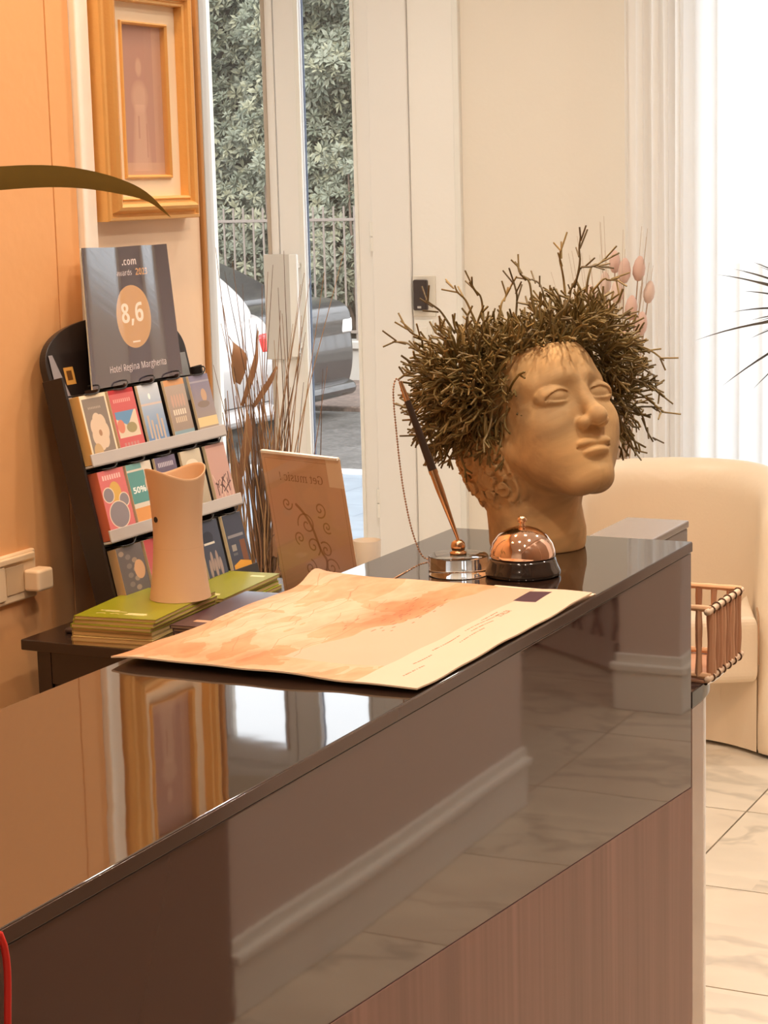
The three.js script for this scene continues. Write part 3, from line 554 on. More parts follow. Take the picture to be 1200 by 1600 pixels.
// ---------------------------------------------------------------- side table
const TY = 0.852, SZ = 0.889;                  // table height; size of the drawn objects below
{
  const m = M([0.022, 0.012, 0.009], 0.2, { clearcoat: 0.25, clearcoatRoughness: 0.1 });
  const t = thing('side_table', 'dark brown side table against the left wall carrying leaflets and magazines', 'table');
  part('table_top', bb(-1.8897, -1.4092, TY - 0.017, TY, -3.0634, -2.4897, 0.002), m, t);
  part('end_board', merge([bb(-1.8680, -1.8407, 0, TY - 0.017, -2.5208, -2.5010, 0.002), bb(-1.4592, -1.4318, 0, TY - 0.017, -2.5208, -2.5010, 0.002), bb(-1.8407, -1.4592, TY - 0.071, TY - 0.017, -2.5208, -2.5010, 0.002), bb(-1.8407, -1.4592, 0.02, 0.09, -2.5208, -2.5010, 0.002)]), m, t);
  part('inset_panel', bb(-1.8426, -1.4573, 0.088, TY - 0.069, -2.5151, -2.5076, 0.001), M([0.055, 0.027, 0.015], 0.3), t, 'reddish brown inset panel');
  part('side_board', bb(-1.8680, -1.8501, 0, TY - 0.017, -3.0455, -2.5217, 0.002), m, t);
  part('side_board', bb(-1.4497, -1.4318, 0, TY - 0.017, -3.0455, -2.5217, 0.002), m, t);
  part('back_panel', bb(-1.8501, -1.4497, 0.02, TY - 0.017, -3.0455, -3.0276, 0.002), m, t);
}

// ---------------------------------------------------------------- leaflet rack with its leaflets
const RA = rad(13), RX = -1.8052, RZ = -2.6367;          // foot of the leaning front plane
const rackFrame = (o) => { o.position.set(RX, TY, RZ); o.rotation.z = RA; o.scale.setScalar(SZ); return o; };
{
  const mBlack = M([0.018, 0.013, 0.012], 0.35), mLedge = M([0.52, 0.50, 0.50], 0.25), mWire = M([0.012, 0.01, 0.01], 0.4);
  const t = rackFrame(thing('leaflet_rack', 'black leaflet rack with an arched top leaning on the side table', 'leaflet rack'));
  const s = new THREE.Shape(); s.moveTo(0, 0); s.lineTo(0, 0.475); s.bezierCurveTo(0.0, 0.525, 0.07, 0.56, 0.24, 0.56); s.bezierCurveTo(0.42, 0.56, 0.475, 0.52, 0.475, 0.475); s.lineTo(0.475, 0); s.lineTo(0, 0);
  const g = new THREE.ExtrudeGeometry(s, { depth: 0.012, bevelEnabled: true, bevelSize: 0.0015, bevelThickness: 0.0015, bevelSegments: 2, curveSegments: 24 });
  g.rotateY(Math.PI / 2); g.translate(-0.032, 0.004, 0);
  part('back_board', metres(g), mBlack, t);
  const head = print(512, 160, (c, w, h) => {
    c.fillStyle = '#1a1414'; c.fillRect(0, 0, w, h); c.fillStyle = '#8d8a90'; c.beginPath(); c.moveTo(0, 0); c.lineTo(14, 0); c.lineTo(64, h); c.lineTo(0, h); c.fill();
    c.fillStyle = '#b98b45'; c.fillRect(40, 32, 34, 40); c.clearRect; c.fillStyle = '#5c3a18'; c.fillRect(48, 40, 18, 22); c.fillStyle = '#d9c7a8'; c.font = 'bold 30px sans-serif'; c.fillText('SEI', 66, 128);
    c.strokeStyle = '#e8e8e8'; c.lineWidth = 12; c.beginPath(); c.arc(400, 190, 110, -1.5, -0.2); c.stroke(); c.fillStyle = '#7b8084'; c.fillRect(470, 40, 42, 120);
  });
  const hg = new THREE.PlaneGeometry(0.455, 0.13); hg.rotateY(Math.PI / 2); hg.translate(-0.0165, 0.44, -0.238);
  part('header_print', hg, M([1, 1, 1], 0.3, { map: head }), t, 'printed header behind the leaflets');
  part('side_cheek', bb(-0.032, 0.012, 0.0, 0.46, -0.002, 0.006, 0.001), mBlack, t); part('side_cheek', bb(-0.032, 0.006, 0.0, 0.44, -0.481, -0.475, 0.001), mBlack, t);
  for (const [y, w] of [[0.292, 0], [0.150, 1], [0.004, 2]]) part('ledge', merge([bb(-0.018, 0.030, y - 0.004, y, -0.475, -0.002, 0.001), bb(0.0268, 0.030, y - 0.004, y + 0.020, -0.475, -0.002, 0.001)]), w === 2 ? mBlack : mLedge, t, w === 2 ? 'black foot ledge' : 'grey ledge');
  for (const y of [0.425, 0.285, 0.140]) for (let k = 0; k < 5; k++) {
    const z = -0.05 - k * 0.093;
    part('wire_clip', tube([[-0.015, y, z + 0.018], [0.026, y - 0.004, z + 0.016], [0.0275, y - 0.005, z], [0.0275, y - 0.003, z - 0.024], [0.026, y + 0.008, z - 0.034], [0.0, y + 0.012, z - 0.036]], 0.0016, 20, 6), mWire, t);
  }
  for (let k = 1; k < 5; k++) part('divider', bb(-0.018, 0.012, 0.02, 0.43, -0.004 - k * 0.094, -0.001 - k * 0.094, 0.0005), M([0.07, 0.04, 0.03], 0.5), t);

  // leaflets: [row height, column, thickness, label, draw]
  const sky = (g, w, h, a, b) => { const q = g.createLinearGradient(0, 0, 0, h); q.addColorStop(0, a); q.addColorStop(1, b); g.fillStyle = q; g.fillRect(0, 0, w, h); };
  const bars = (g, x, y, w, h, n, c) => { g.fillStyle = c; for (let i = 0; i < n; i++) g.fillRect(x + i * w / n, y, w / n * 0.62, h); };
  const blob = (g, x, y, a, b, c) => { g.fillStyle = c; g.beginPath(); g.ellipse(x, y, a, b, 0, 0, 7); g.fill(); };
  const covers = [
    [0.292, 0, 0.022, 'grey leaflet pile with a big cream flower, leftmost on the top tier', (g, w, h) => { g.fillStyle = '#efe0c4'; g.fillRect(0, 0, w, h); g.fillStyle = '#8d8279'; g.fillRect(8, 14, w - 16, h - 44); for (let i = 0; i < 7; i++) { const a = i * 0.9; blob(g, w / 2 + Math.cos(a) * 22, h * 0.55 + Math.sin(a) * 38, 22, 34, '#e0cbb4'); } blob(g, w / 2, h * 0.57, 8, 12, '#b08a6c'); blob(g, 36, h - 40, 22, 34, '#c9ab80'); bars(g, 30, 46, 64, 8, 8, '#b5a89c'); }],
    [0.292, 1, 0.016, 'red leaflet with a blue and white picture beside the flower leaflet', (g, w, h) => { g.fillStyle = '#d0686a'; g.fillRect(0, 0, w, h); g.fillStyle = '#b62b2e'; g.fillRect(0, 0, w, 16); g.fillStyle = '#dfd2bc'; g.fillRect(10, 84, w - 20, 100); g.fillStyle = '#6d9bc6'; g.beginPath(); g.moveTo(10, 84); g.lineTo(w - 20, 84); g.lineTo(64, 140); g.lineTo(10, 110); g.fill(); blob(g, 80, 150, 26, 20, '#a59a72'); blob(g, 28, 140, 18, 26, '#d98a73'); bars(g, 16, 36, 90, 14, 9, '#e9a7a0'); bars(g, 24, 204, 80, 24, 5, '#c58f8a'); }],
    [0.292, 2, 0.006, 'pale blue leaflet with a waterside picture in the middle of the top tier', (g, w, h) => { sky(g, w, h, '#d5dee9', '#5f86b8'); g.fillStyle = '#c9b8a8'; for (let i = 0; i < 5; i++) g.fillRect(18 + i * 20, 120 + (i % 3) * 20, 11, 90); blob(g, 60, 48, 7, 12, '#fff'); g.fillStyle = '#d8c9c4'; g.fillRect(0, 74, w, 8); }],
    [0.292, 3, 0.006, 'beige brown leaflet with a white title band, fourth on the top tier', (g, w, h) => { sky(g, w, h, '#b8aaa0', '#9c8c80'); g.fillStyle = '#d7a171'; g.fillRect(0, 0, w, 24); for (let i = 0; i < 5; i++) blob(g, 30 + i * 18, 86, 7, 26, '#c9a898'); bars(g, 22, 120, 84, 22, 6, '#eee0cf'); bars(g, 26, 150, 74, 22, 6, '#d8c6ae'); g.fillStyle = '#8aa6b2'; g.fillRect(0, h - 52, w, 52); }],
    [0.292, 4, 0.006, 'violet dusk leaflet with yellow lights, rightmost on the top tier', (g, w, h) => { sky(g, w, h, '#8583a0', '#b0a08c'); blob(g, 74, 84, 18, 26, '#c6a58a'); blob(g, 60, 120, 40, 14, '#8e8078'); g.fillStyle = '#e6cf9c'; g.fillRect(0, 172, w, 38); g.fillStyle = '#a9a6b4'; g.fillRect(0, 24, w, 7); }],
    [0.150, 0, 0.022, 'red orange leaflet pile with round pictures, leftmost on the middle tier', (g, w, h) => { g.fillStyle = '#d8787a'; g.fillRect(0, 0, w, h); bars(g, 18, 18, 94, 18, 8, '#f2c9c4'); blob(g, 66, 86, 28, 40, '#d9b15e'); for (const [x, y, r] of [[30, 92, 24], [100, 120, 22], [62, 170, 46]]) { blob(g, x, y, r + 4, r + 6, '#ead9c6'); blob(g, x, y, r, r + 2, '#8f8a92'); } g.fillStyle = '#e9d2a8'; g.fillRect(0, h - 16, w, 16); }],
    [0.150, 1, 0.016, 'teal and orange leaflet with white figures on the middle tier', (g, w, h) => { g.fillStyle = '#dcd5c8'; g.fillRect(0, 0, w, h); g.fillStyle = '#5f9d9c'; g.fillRect(0, 30, w * 0.66, 120); g.fillStyle = '#74abab'; g.fillRect(0, 0, w * 0.6, 22); blob(g, 100, 90, 22, 40, '#d9bca4'); g.fillStyle = '#e0a061'; g.fillRect(0, 168, w, h - 168); g.fillStyle = '#fff'; g.font = 'bold 34px sans-serif'; g.fillText('50%', 10, 112); }],
    [0.150, 2, 0.006, 'grey violet leaflet with a white title behind the tall white lamp', (g, w, h) => { sky(g, w, h, '#6d6684', '#5b4a46'); bars(g, 16, 22, 96, 18, 9, '#c9c4d2'); }],
    [0.150, 3, 0.006, 'silvery cream leaflet, fourth on the middle tier', (g, w, h) => { sky(g, w, h, '#d4cbb6', '#a89a84'); blob(g, 60, 60, 40, 24, '#e9e0cc'); }],
    [0.150, 4, 0.008, 'rose leaflet with dark figures below, rightmost on the middle tier', (g, w, h) => { g.fillStyle = '#c6a096'; g.fillRect(0, 0, w, h); g.fillStyle = '#a97f76'; g.fillRect(0, 0, w, 12); for (let i = 0; i < 16; i++) { g.strokeStyle = i % 3 ? '#4d2f2c' : '#d9bfae'; g.lineWidth = 5; g.beginPath(); g.moveTo(6 + i * 8, 120 + (i * 37) % 40); g.lineTo(18 + (i * 53) % 100, 150 + (i * 29) % 90); g.stroke(); } }],
    [0.006, 0, 0.020, 'dark grey leaflet pile with a cream round label, leftmost on the bottom tier', (g, w, h) => { g.fillStyle = '#6f6a6c'; g.fillRect(0, 0, w, h); for (let i = 0; i < 9; i++) blob(g, 20 + (i * 29) % 60, 24 + i * 17, 13, 10, i % 2 ? '#8b8480' : '#a8988a'); blob(g, 94, 96, 26, 36, '#e0b48c'); bars(g, 40, 206, 60, 6, 6, '#c8bdb4'); bars(g, 28, 220, 84, 5, 9, '#b0a6a0'); }],
    [0.006, 1, 0.010, 'pink red leaflet half hidden by the tall white lamp on the bottom tier', (g, w, h) => { sky(g, w, h, '#c84f56', '#d79a9a'); blob(g, 40, 110, 14, 20, '#8a90b4'); }],
    [0.006, 3, 0.008, 'navy leaflet with a pale figure on the bottom tier', (g, w, h) => { g.fillStyle = '#3c4458'; g.fillRect(0, 0, w, h); blob(g, 46, 66, 34, 26, '#20283a'); g.fillStyle = '#d8d4cc'; g.fillRect(14, 84, 70, 9); for (let i = 0; i < 5; i++) blob(g, 26 + i * 17, 190 - (i % 2) * 30, 9, 40, '#a08d88'); }],
    [0.006, 4, 0.008, 'navy leaflet with an orange foot, rightmost on the bottom tier', (g, w, h) => { g.fillStyle = '#393f52'; g.fillRect(0, 0, w, h); g.fillStyle = '#8b8a90'; g.fillRect(10, 84, w - 24, 12); g.fillStyle = '#9a948e'; g.fillRect(22, 124, 30, 26); bars(g, 24, 158, 30, 10, 4, '#777'); g.fillStyle = '#7a4a2c'; g.fillRect(80, 112, 36, 100); g.fillStyle = '#e0a02c'; g.beginPath(); g.moveTo(8, h); g.lineTo(10, 206); g.lineTo(60, 190); g.lineTo(w, 206); g.lineTo(w, h); g.fill(); }],
  ];
  const edges = [M([0.80, 0.48, 0.17], 0.7), M([0.65, 0.16, 0.08], 0.7), M([0.72, 0.62, 0.46], 0.7), M([0.55, 0.36, 0.2], 0.7)];
  covers.forEach(([y, col, th, label, draw], i) => {
    const o = rackFrame(thing('leaflet', label, 'leaflet', undefined, 'leaflets in the rack')), w = col < 2 ? 0.084 : 0.073, h = 0.128, z = -0.055 - col * 0.0925, x0 = 0.0255 - th;
    part('paper_block', bb(x0, 0.0252, y + 0.001, y + h, z - w / 2, z + w / 2, 0.0008), edges[i === 5 ? 1 : i === 0 ? 0 : i === 10 ? 3 : 2], o);
    const g = new THREE.PlaneGeometry(w - 0.001, h - 0.001); g.rotateY(Math.PI / 2); g.translate(0.02545, y + h / 2 + 0.0005, z);
    part('printed_cover', g, M([1, 1, 1], 0.35, { map: print(128, 256, draw) }), o);
  });

  // glossy booklet pushed in at the top
  const poster = print(512, 448, (g, w, h) => {
    const q = g.createLinearGradient(0, 0, 0, h); q.addColorStop(0, '#2c2636'); q.addColorStop(1, '#393448'); g.fillStyle = q; g.fillRect(0, 0, w, h);
    g.fillStyle = '#b99c82'; g.beginPath(); g.ellipse(w * 0.53, h * 0.52, 96, 104, 0, 0, 7); g.fillStyle = '#c79a69'; g.fill();
    g.fillStyle = '#efe4d6'; g.font = 'bold 88px sans-serif'; g.fillText('8,6', w * 0.53 - 66, h * 0.56); g.fillRect(w * 0.53 - 18, h * 0.70, 40, 5);
    g.fillStyle = '#d9cfd0'; g.font = 'bold 34px sans-serif'; g.fillText('.com', w * 0.47, 62);
    g.font = '26px sans-serif'; g.fillText('awards', w * 0.40, 96); g.fillStyle = '#c99258'; g.font = 'bold 32px sans-serif'; g.fillText('2023', w * 0.60, 98);
    g.fillStyle = '#d9cfd0'; g.font = '30px sans-serif'; g.fillText('Hotel Regina Margherita', w * 0.20, h - 42);
  });
  const o = rackFrame(thing('award_booklet', 'glossy dark blue award booklet with a golden disc standing in the top of the rack', 'booklet'));
  const W = 0.322, Hh = 0.262, n = 40, ss = (a, b, x) => { x = Math.max(0, Math.min(1, (x - a) / (b - a))); return x * x * (3 - 2 * x); }, slope = (u) => -0.055 * (ss(0.0, 0.05, u) - ss(0.40, 0.46, u)) - 0.05 * (ss(0.66, 0.70, u) - ss(0.82, 0.86, u)) + 0.012, bow = (u) => { let q = 0.02; for (let k = 0; k < 50; k++) q += slope((k + 0.5) / 50 * u) * u / 50; return q; };
  const sheet = (off) => { const g = new THREE.PlaneGeometry(1, 1, n, 8), p = g.attributes.position, uv = g.attributes.uv; for (let i = 0; i < p.count; i++) { const u = uv.getX(i), v = uv.getY(i); p.setXYZ(i, 0.006 + bow(u) * (0.35 + 0.65 * v) + off, 0.428 + v * Hh, -0.078 - u * W - (v - 0.0) * 0.052 + 0.0); } g.computeVertexNormals(); return g; };
  part('booklet_cover', sheet(0.0012), M([1, 1, 1], 0.12, { map: poster, ior: 2.33, specularIntensity: 1.25, clearcoat: 1, clearcoatRoughness: 0.0, side: THREE.DoubleSide }), o);
  part('booklet_pages', merge([sheet(0), sheet(-0.002)]), M([0.85, 0.8, 0.7], 0.7, { side: THREE.DoubleSide }), o);
}

// ---------------------------------------------------------------- magazines
{
  const green = [M([0.36, 0.36, 0.025], 0.35), M([0.30, 0.32, 0.03], 0.35), M([0.42, 0.40, 0.05], 0.35)], paper = M([0.62, 0.44, 0.20], 0.7), paper2 = M([0.40, 0.28, 0.20], 0.7);
  const cover = print(256, 512, (g, w, h) => { g.fillStyle = '#8f9020'; g.fillRect(0, 0, w, h); g.fillStyle = '#e6dca4'; g.fillRect(150, 60, 70, 24); g.fillRect(40, 400, 60, 8); g.fillRect(60, 416, 70, 6); g.fillRect(140, 430, 60, 30); g.strokeStyle = '#dccf8a'; g.lineWidth = 6; for (let i = 0; i < 4; i++) { g.beginPath(); g.arc(60 + i * 44, 460, 14, 3.4, 6); g.stroke(); } });
  const mag = (label, x, y, z, w, d, h, turn, m, group, top) => {
    const o = thing('magazine', label, 'magazine', [x, y, z], group); o.rotation.y = turn; o.scale.setScalar(SZ);
    part('pages', bb(-w / 2 + 0.001, w / 2 - 0.001, 0.0007, h - 0.0007, -d / 2 + 0.001, d / 2 - 0.001, 0.0006), m.userData.inner || paper, o);
    part('cover', merge([bb(-w / 2, w / 2, h - 0.0008, h - 0.0001, -d / 2, d / 2, 0), bb(-w / 2, w / 2, 0, 0.0007, -d / 2, d / 2, 0), bb(-w / 2 - 0.0004, -w / 2 + 0.0006, 0, h - 0.0001, -d / 2, d / 2, 0)]), m, o);
    if (top) { const g = new THREE.PlaneGeometry(w - 0.002, d - 0.002); g.rotateX(-Math.PI / 2); g.translate(0, h + 0.0001, 0); part('cover_print', g, M([1, 1, 1], 0.3, { map: top }), o); }
    return o;
  };
  let y = TY; const G = 'green magazines piled under the white lamp';
  const hs = [0.0075, 0.008, 0.007, 0.0065, 0.007, 0.0075, 0.0065];
  hs.forEach((h, i) => { mag(i === 6 ? 'olive green magazine with white marks, topmost of the pile under the white lamp' : 'olive green magazine, ' + ['lowest', 'second from the bottom', 'third from the bottom', 'middle one', 'third from the top', 'second from the top'][i] + ' of the pile under the white lamp', -1.7305 + rr(-0.004, 0.004) + (i > 3 ? 0.003 : 0), y, -2.6075 + rr(-0.004, 0.004), 0.158, 0.25, h, rr(-0.03, 0.03) + 0.09, i < 4 ? M([0.50, 0.36, 0.14], 0.5) : green[i % 3], G, i === 6 ? cover : null); y += (h + 0.0003) * SZ; });
  let y2 = TY; for (let i = 0; i < 4; i++) { const h = 0.0072; mag(i === 3 ? 'olive green magazine, topmost of the rear pile behind the white lamp' : 'olive green magazine, ' + ['lowest', 'second from the bottom', 'second from the top'][i] + ' of the rear pile behind the white lamp', -1.7380 + rr(-0.004, 0.004), y2, -2.8684 + rr(-0.003, 0.003), 0.11, 0.25, h, 0.06 + rr(-0.02, 0.02), green[i % 3], 'green magazines piled behind the white lamp', i === 3 ? cover : null); y2 += (h + 0.0003) * SZ; }
  const plum = print(256, 384, (g, w, h) => { g.fillStyle = '#4a333b'; g.fillRect(0, 0, w, h); const q = g.createLinearGradient(0, 0, 0, 130); q.addColorStop(0, '#7f97bd'); q.addColorStop(1, '#4a333b'); g.fillStyle = q; g.fillRect(0, 0, w, 130); g.fillStyle = '#c7a184'; g.fillRect(110, 150, 90, 26); g.fillRect(40, 320, 100, 20); });  // the blue gloss on the cover is a painted gradient
  let y3 = TY; for (let i = 0; i < 6; i++) { const h = 0.0058, m = M([0.085, 0.05, 0.055], 0.3); m.userData.inner = paper2; mag(i === 5 ? 'dark plum magazine with a painted blue sheen, topmost of the pile beside the map' : 'dark plum magazine, ' + ['lowest', 'second from the bottom', 'third from the bottom', 'third from the top', 'second from the top'][i] + ' of the pile beside the map', -1.5750 + rr(-0.004, 0.004), y3, -2.6762 + rr(-0.004, 0.004), 0.165, 0.30, h, 0.10 + rr(-0.03, 0.03), m, 'plum magazines beside the green ones', i === 5 ? plum : null); y3 += (h + 0.0003) * SZ; }
  // dark booklets at the far end
  const mk = M([0.035, 0.025, 0.025], 0.25); mk.userData.inner = paper2;
  mag('black booklet lying at the far corner of the side table by the acrylic sign', -1.5477, TY, -2.9748, 0.15, 0.12, 0.007, 0.25, mk);
  // phone-like dark wallet under the pile's corner
  single('card_wallet', bb(-0.016, 0.016, 0, 0.009, -0.03, 0.03, 0.004), M([0.05, 0.03, 0.025], 0.3), 'small dark wallet with a pale edge tucked beside the green magazine pile', 'wallet', [-1.8322, TY, -2.5792]);
}

// ---------------------------------------------------------------- white waisted lamp
{
  const t = thing('table_lamp', 'tall cream waisted lamp with a wavy open rim standing on the green magazines', 'lamp', [-1.7003, TY + 0.0467, -2.6659]); t.scale.setScalar(SZ);
  const n = 72, m = 48, pos = [], idx = [], Hn = 0.231, rim = (a) => Hn + 0.0095 * Math.cos(2 * (a + 1.15)) , rad2 = (v) => 0.0445 + 0.0105 * Math.pow(Math.abs(v - 0.52) / 0.5, 1.8);
  for (let side = 0; side < 2; side++) for (let j = 0; j <= m; j++) for (let i = 0; i <= n; i++) { const a = i / n * Math.PI * 2, v = j / m, y = side ? 0.002 + v * (rim(a) - 0.002) : v * rim(a), r = rad2(y / Hn) - side * 0.0022; pos.push(Math.cos(a) * r, y, Math.sin(a) * r); }
  const id = (s, j, i) => s * (m + 1) * (n + 1) + j * (n + 1) + i;
  for (let j = 0; j < m; j++) for (let i = 0; i < n; i++) { idx.push(id(0, j, i), id(0, j + 1, i), id(0, j, i + 1), id(0, j, i + 1), id(0, j + 1, i), id(0, j + 1, i + 1)); idx.push(id(1, j, i), id(1, j, i + 1), id(1, j + 1, i), id(1, j, i + 1), id(1, j + 1, i + 1), id(1, j + 1, i)); }
  for (let i = 0; i < n; i++) { idx.push(id(0, m, i), id(1, m, i), id(0, m, i + 1), id(0, m, i + 1), id(1, m, i), id(1, m, i + 1)); }
  const g = new THREE.BufferGeometry(); g.setAttribute('position', new THREE.Float32BufferAttribute(pos, 3)); g.setIndex(idx); g.computeVertexNormals(); g.setAttribute('uv', new THREE.Float32BufferAttribute(new Float32Array(pos.length / 3 * 2), 2));
  part('lamp_body', g, M([0.70, 0.46, 0.28], 0.6), t);
  const ring = new THREE.TorusGeometry(0.0447, 0.0006, 6, 72); ring.rotateX(Math.PI / 2); ring.translate(0, 0.095, 0); part('seam', ring, M([0.60, 0.39, 0.23], 0.6), t);
  const hole = new THREE.CylinderGeometry(0.0052, 0.0052, 0.004, 20); hole.rotateX(Math.PI / 2); hole.translate(0, 0.148, 0.0445); hole.rotateY(-0.42);
  part('cord_hole', hole, M([0.02, 0.012, 0.01], 0.9), t, 'small dark hole');
}

// ---------------------------------------------------------------- acrylic A4 sign seen from behind
{
  const P = [V(-1.6220, 0.8528, -2.8750), V(-1.4442, 0.8528, -2.8171), V(-1.4584, 1.1178, -2.7727), V(-1.6371, 1.1178, -2.8305)];
  const card = print(512, 736, (g, w, h) => {
    g.fillStyle = '#d9b896'; g.fillRect(0, 0, w, h); g.strokeStyle = 'rgba(150,100,60,.6)'; g.lineWidth = 2; g.strokeRect(20, 30, w - 40, h - 60);
    g.save(); g.translate(w, 0); g.scale(-1, 1); g.fillStyle = 'rgba(140,92,52,.75)'; g.font = '54px serif'; g.fillText('Get music !', 130, 130); g.restore();
    g.strokeStyle = 'rgba(140,95,45,.6)'; g.lineWidth = 7; g.lineCap = 'round';
    const swirl = (x, y, r, a, s) => { g.beginPath(); for (let i = 0; i < 40; i++) { const q = a + s * i * 0.22, k = r * (1 - i / 44); g.lineTo(x + Math.cos(q) * k, y + Math.sin(q) * k); } g.stroke(); };
    for (const [x, y, r, a, s] of [[120, 240, 34, 0, 1], [330, 250, 40, 2, -1], [360, 330, 30, 1, 1], [230, 330, 60, 3, 1], [250, 430, 46, 1, -1], [330, 440, 40, 4, 1], [350, 520, 46, 0, -1], [170, 400, 34, 2, 1], [210, 540, 44, 5, 1], [300, 600, 40, 1, 1], [220, 660, 30, 3, -1], [370, 640, 28, 2, 1]]) swirl(x, y, r, a, s);
    g.lineWidth = 14; g.beginPath(); g.moveTo(180, 240); g.bezierCurveTo(300, 330, 260, 420, 320, 480); g.bezierCurveTo(340, 540, 260, 560, 300, 650); g.stroke();
    g.fillStyle = 'rgba(120,78,30,.35)'; g.fillRect(260, 600, 170, 90);
  });
  const quad = (off) => { const n = P[1].clone().sub(P[0]).cross(P[3].clone().sub(P[0])).normalize().multiplyScalar(off), q = P.map((p) => p.clone().add(n)); const g = new THREE.BufferGeometry(); g.setAttribute('position', new THREE.Float32BufferAttribute([q[0], q[1], q[2], q[0], q[2], q[3]].flatMap((p) => p.toArray()), 3)); g.setAttribute('uv', new THREE.Float32BufferAttribute([0, 0, 1, 0, 1, 1, 0, 0, 1, 1, 0, 1], 2)); g.computeVertexNormals(); return g; };
  const n = P[1].clone().sub(P[0]).cross(P[3].clone().sub(P[0])).normalize(), slab = (a, b) => { const x = P[1].clone().sub(P[0]), y = P[3].clone().sub(P[0]), g = new THREE.BoxGeometry(x.length(), y.length(), b - a); g.applyMatrix4(new THREE.Matrix4().makeBasis(x.clone().normalize(), y.clone().normalize(), n).setPosition(P[0].clone().addScaledVector(x, 0.5).addScaledVector(y, 0.5).addScaledVector(n, (a + b) / 2))); return g; };
  const t = thing('menu_sign', 'A4 paper sign with mirrored lettering and scrolls seen from behind in a clear stand', 'sign');
  part('sign_print', quad(0.0007), M([1, 1, 1], 0.6, { map: card, side: THREE.DoubleSide }), t);
  part('sign_paper', slab(-0.0006, 0.0004), M([0.85, 0.72, 0.55], 0.7), t);
  part('clear_stand', merge([slab(0.0018, 0.0038)]), new THREE.MeshPhysicalMaterial({ color: 0xffffff, transmission: 1, thickness: 0, ior: 1.3, roughness: 0.02 }), t, 'clear acrylic sheet');
  const x = P[1].clone().sub(P[0]).normalize(), f = new THREE.BoxGeometry(0.178, 0.003, 0.044); f.applyMatrix4(new THREE.Matrix4().makeBasis(x, V(0, 1, 0), x.clone().cross(V(0, 1, 0))).setPosition(P[0].clone().lerp(P[1], 0.5).add(V(0.006, 0.0012, -0.02))));
  part('stand_foot', f, M([0.8, 0.78, 0.74], 0.2), t);
  const e = new THREE.BoxGeometry(0.180, 0.004, 0.006); e.applyMatrix4(new THREE.Matrix4().makeBasis(x, n.clone().cross(x), n).setPosition(P[2].clone().lerp(P[3], 0.5).addScaledVector(n, 0.001)));
  part('stand_edge', e, M([0.92, 0.88, 0.80], 0.2), t, 'bright upper edge');
}
// small cup behind the sign
{
  const t = thing('white_cup', 'small white cup standing behind the acrylic sign', 'cup', [-1.5430, TY, -3.0238]); t.scale.setScalar(SZ);
  part('cup_body', lathe([[0, 0], [0.021, 0], [0.0215, 0.004], [0.026, 0.06], [0.028, 0.098], [0.0265, 0.098], [0.0245, 0.06], [0.02, 0.006], [0, 0.006]], 36), M([0.80, 0.72, 0.62], 0.4), t);
}

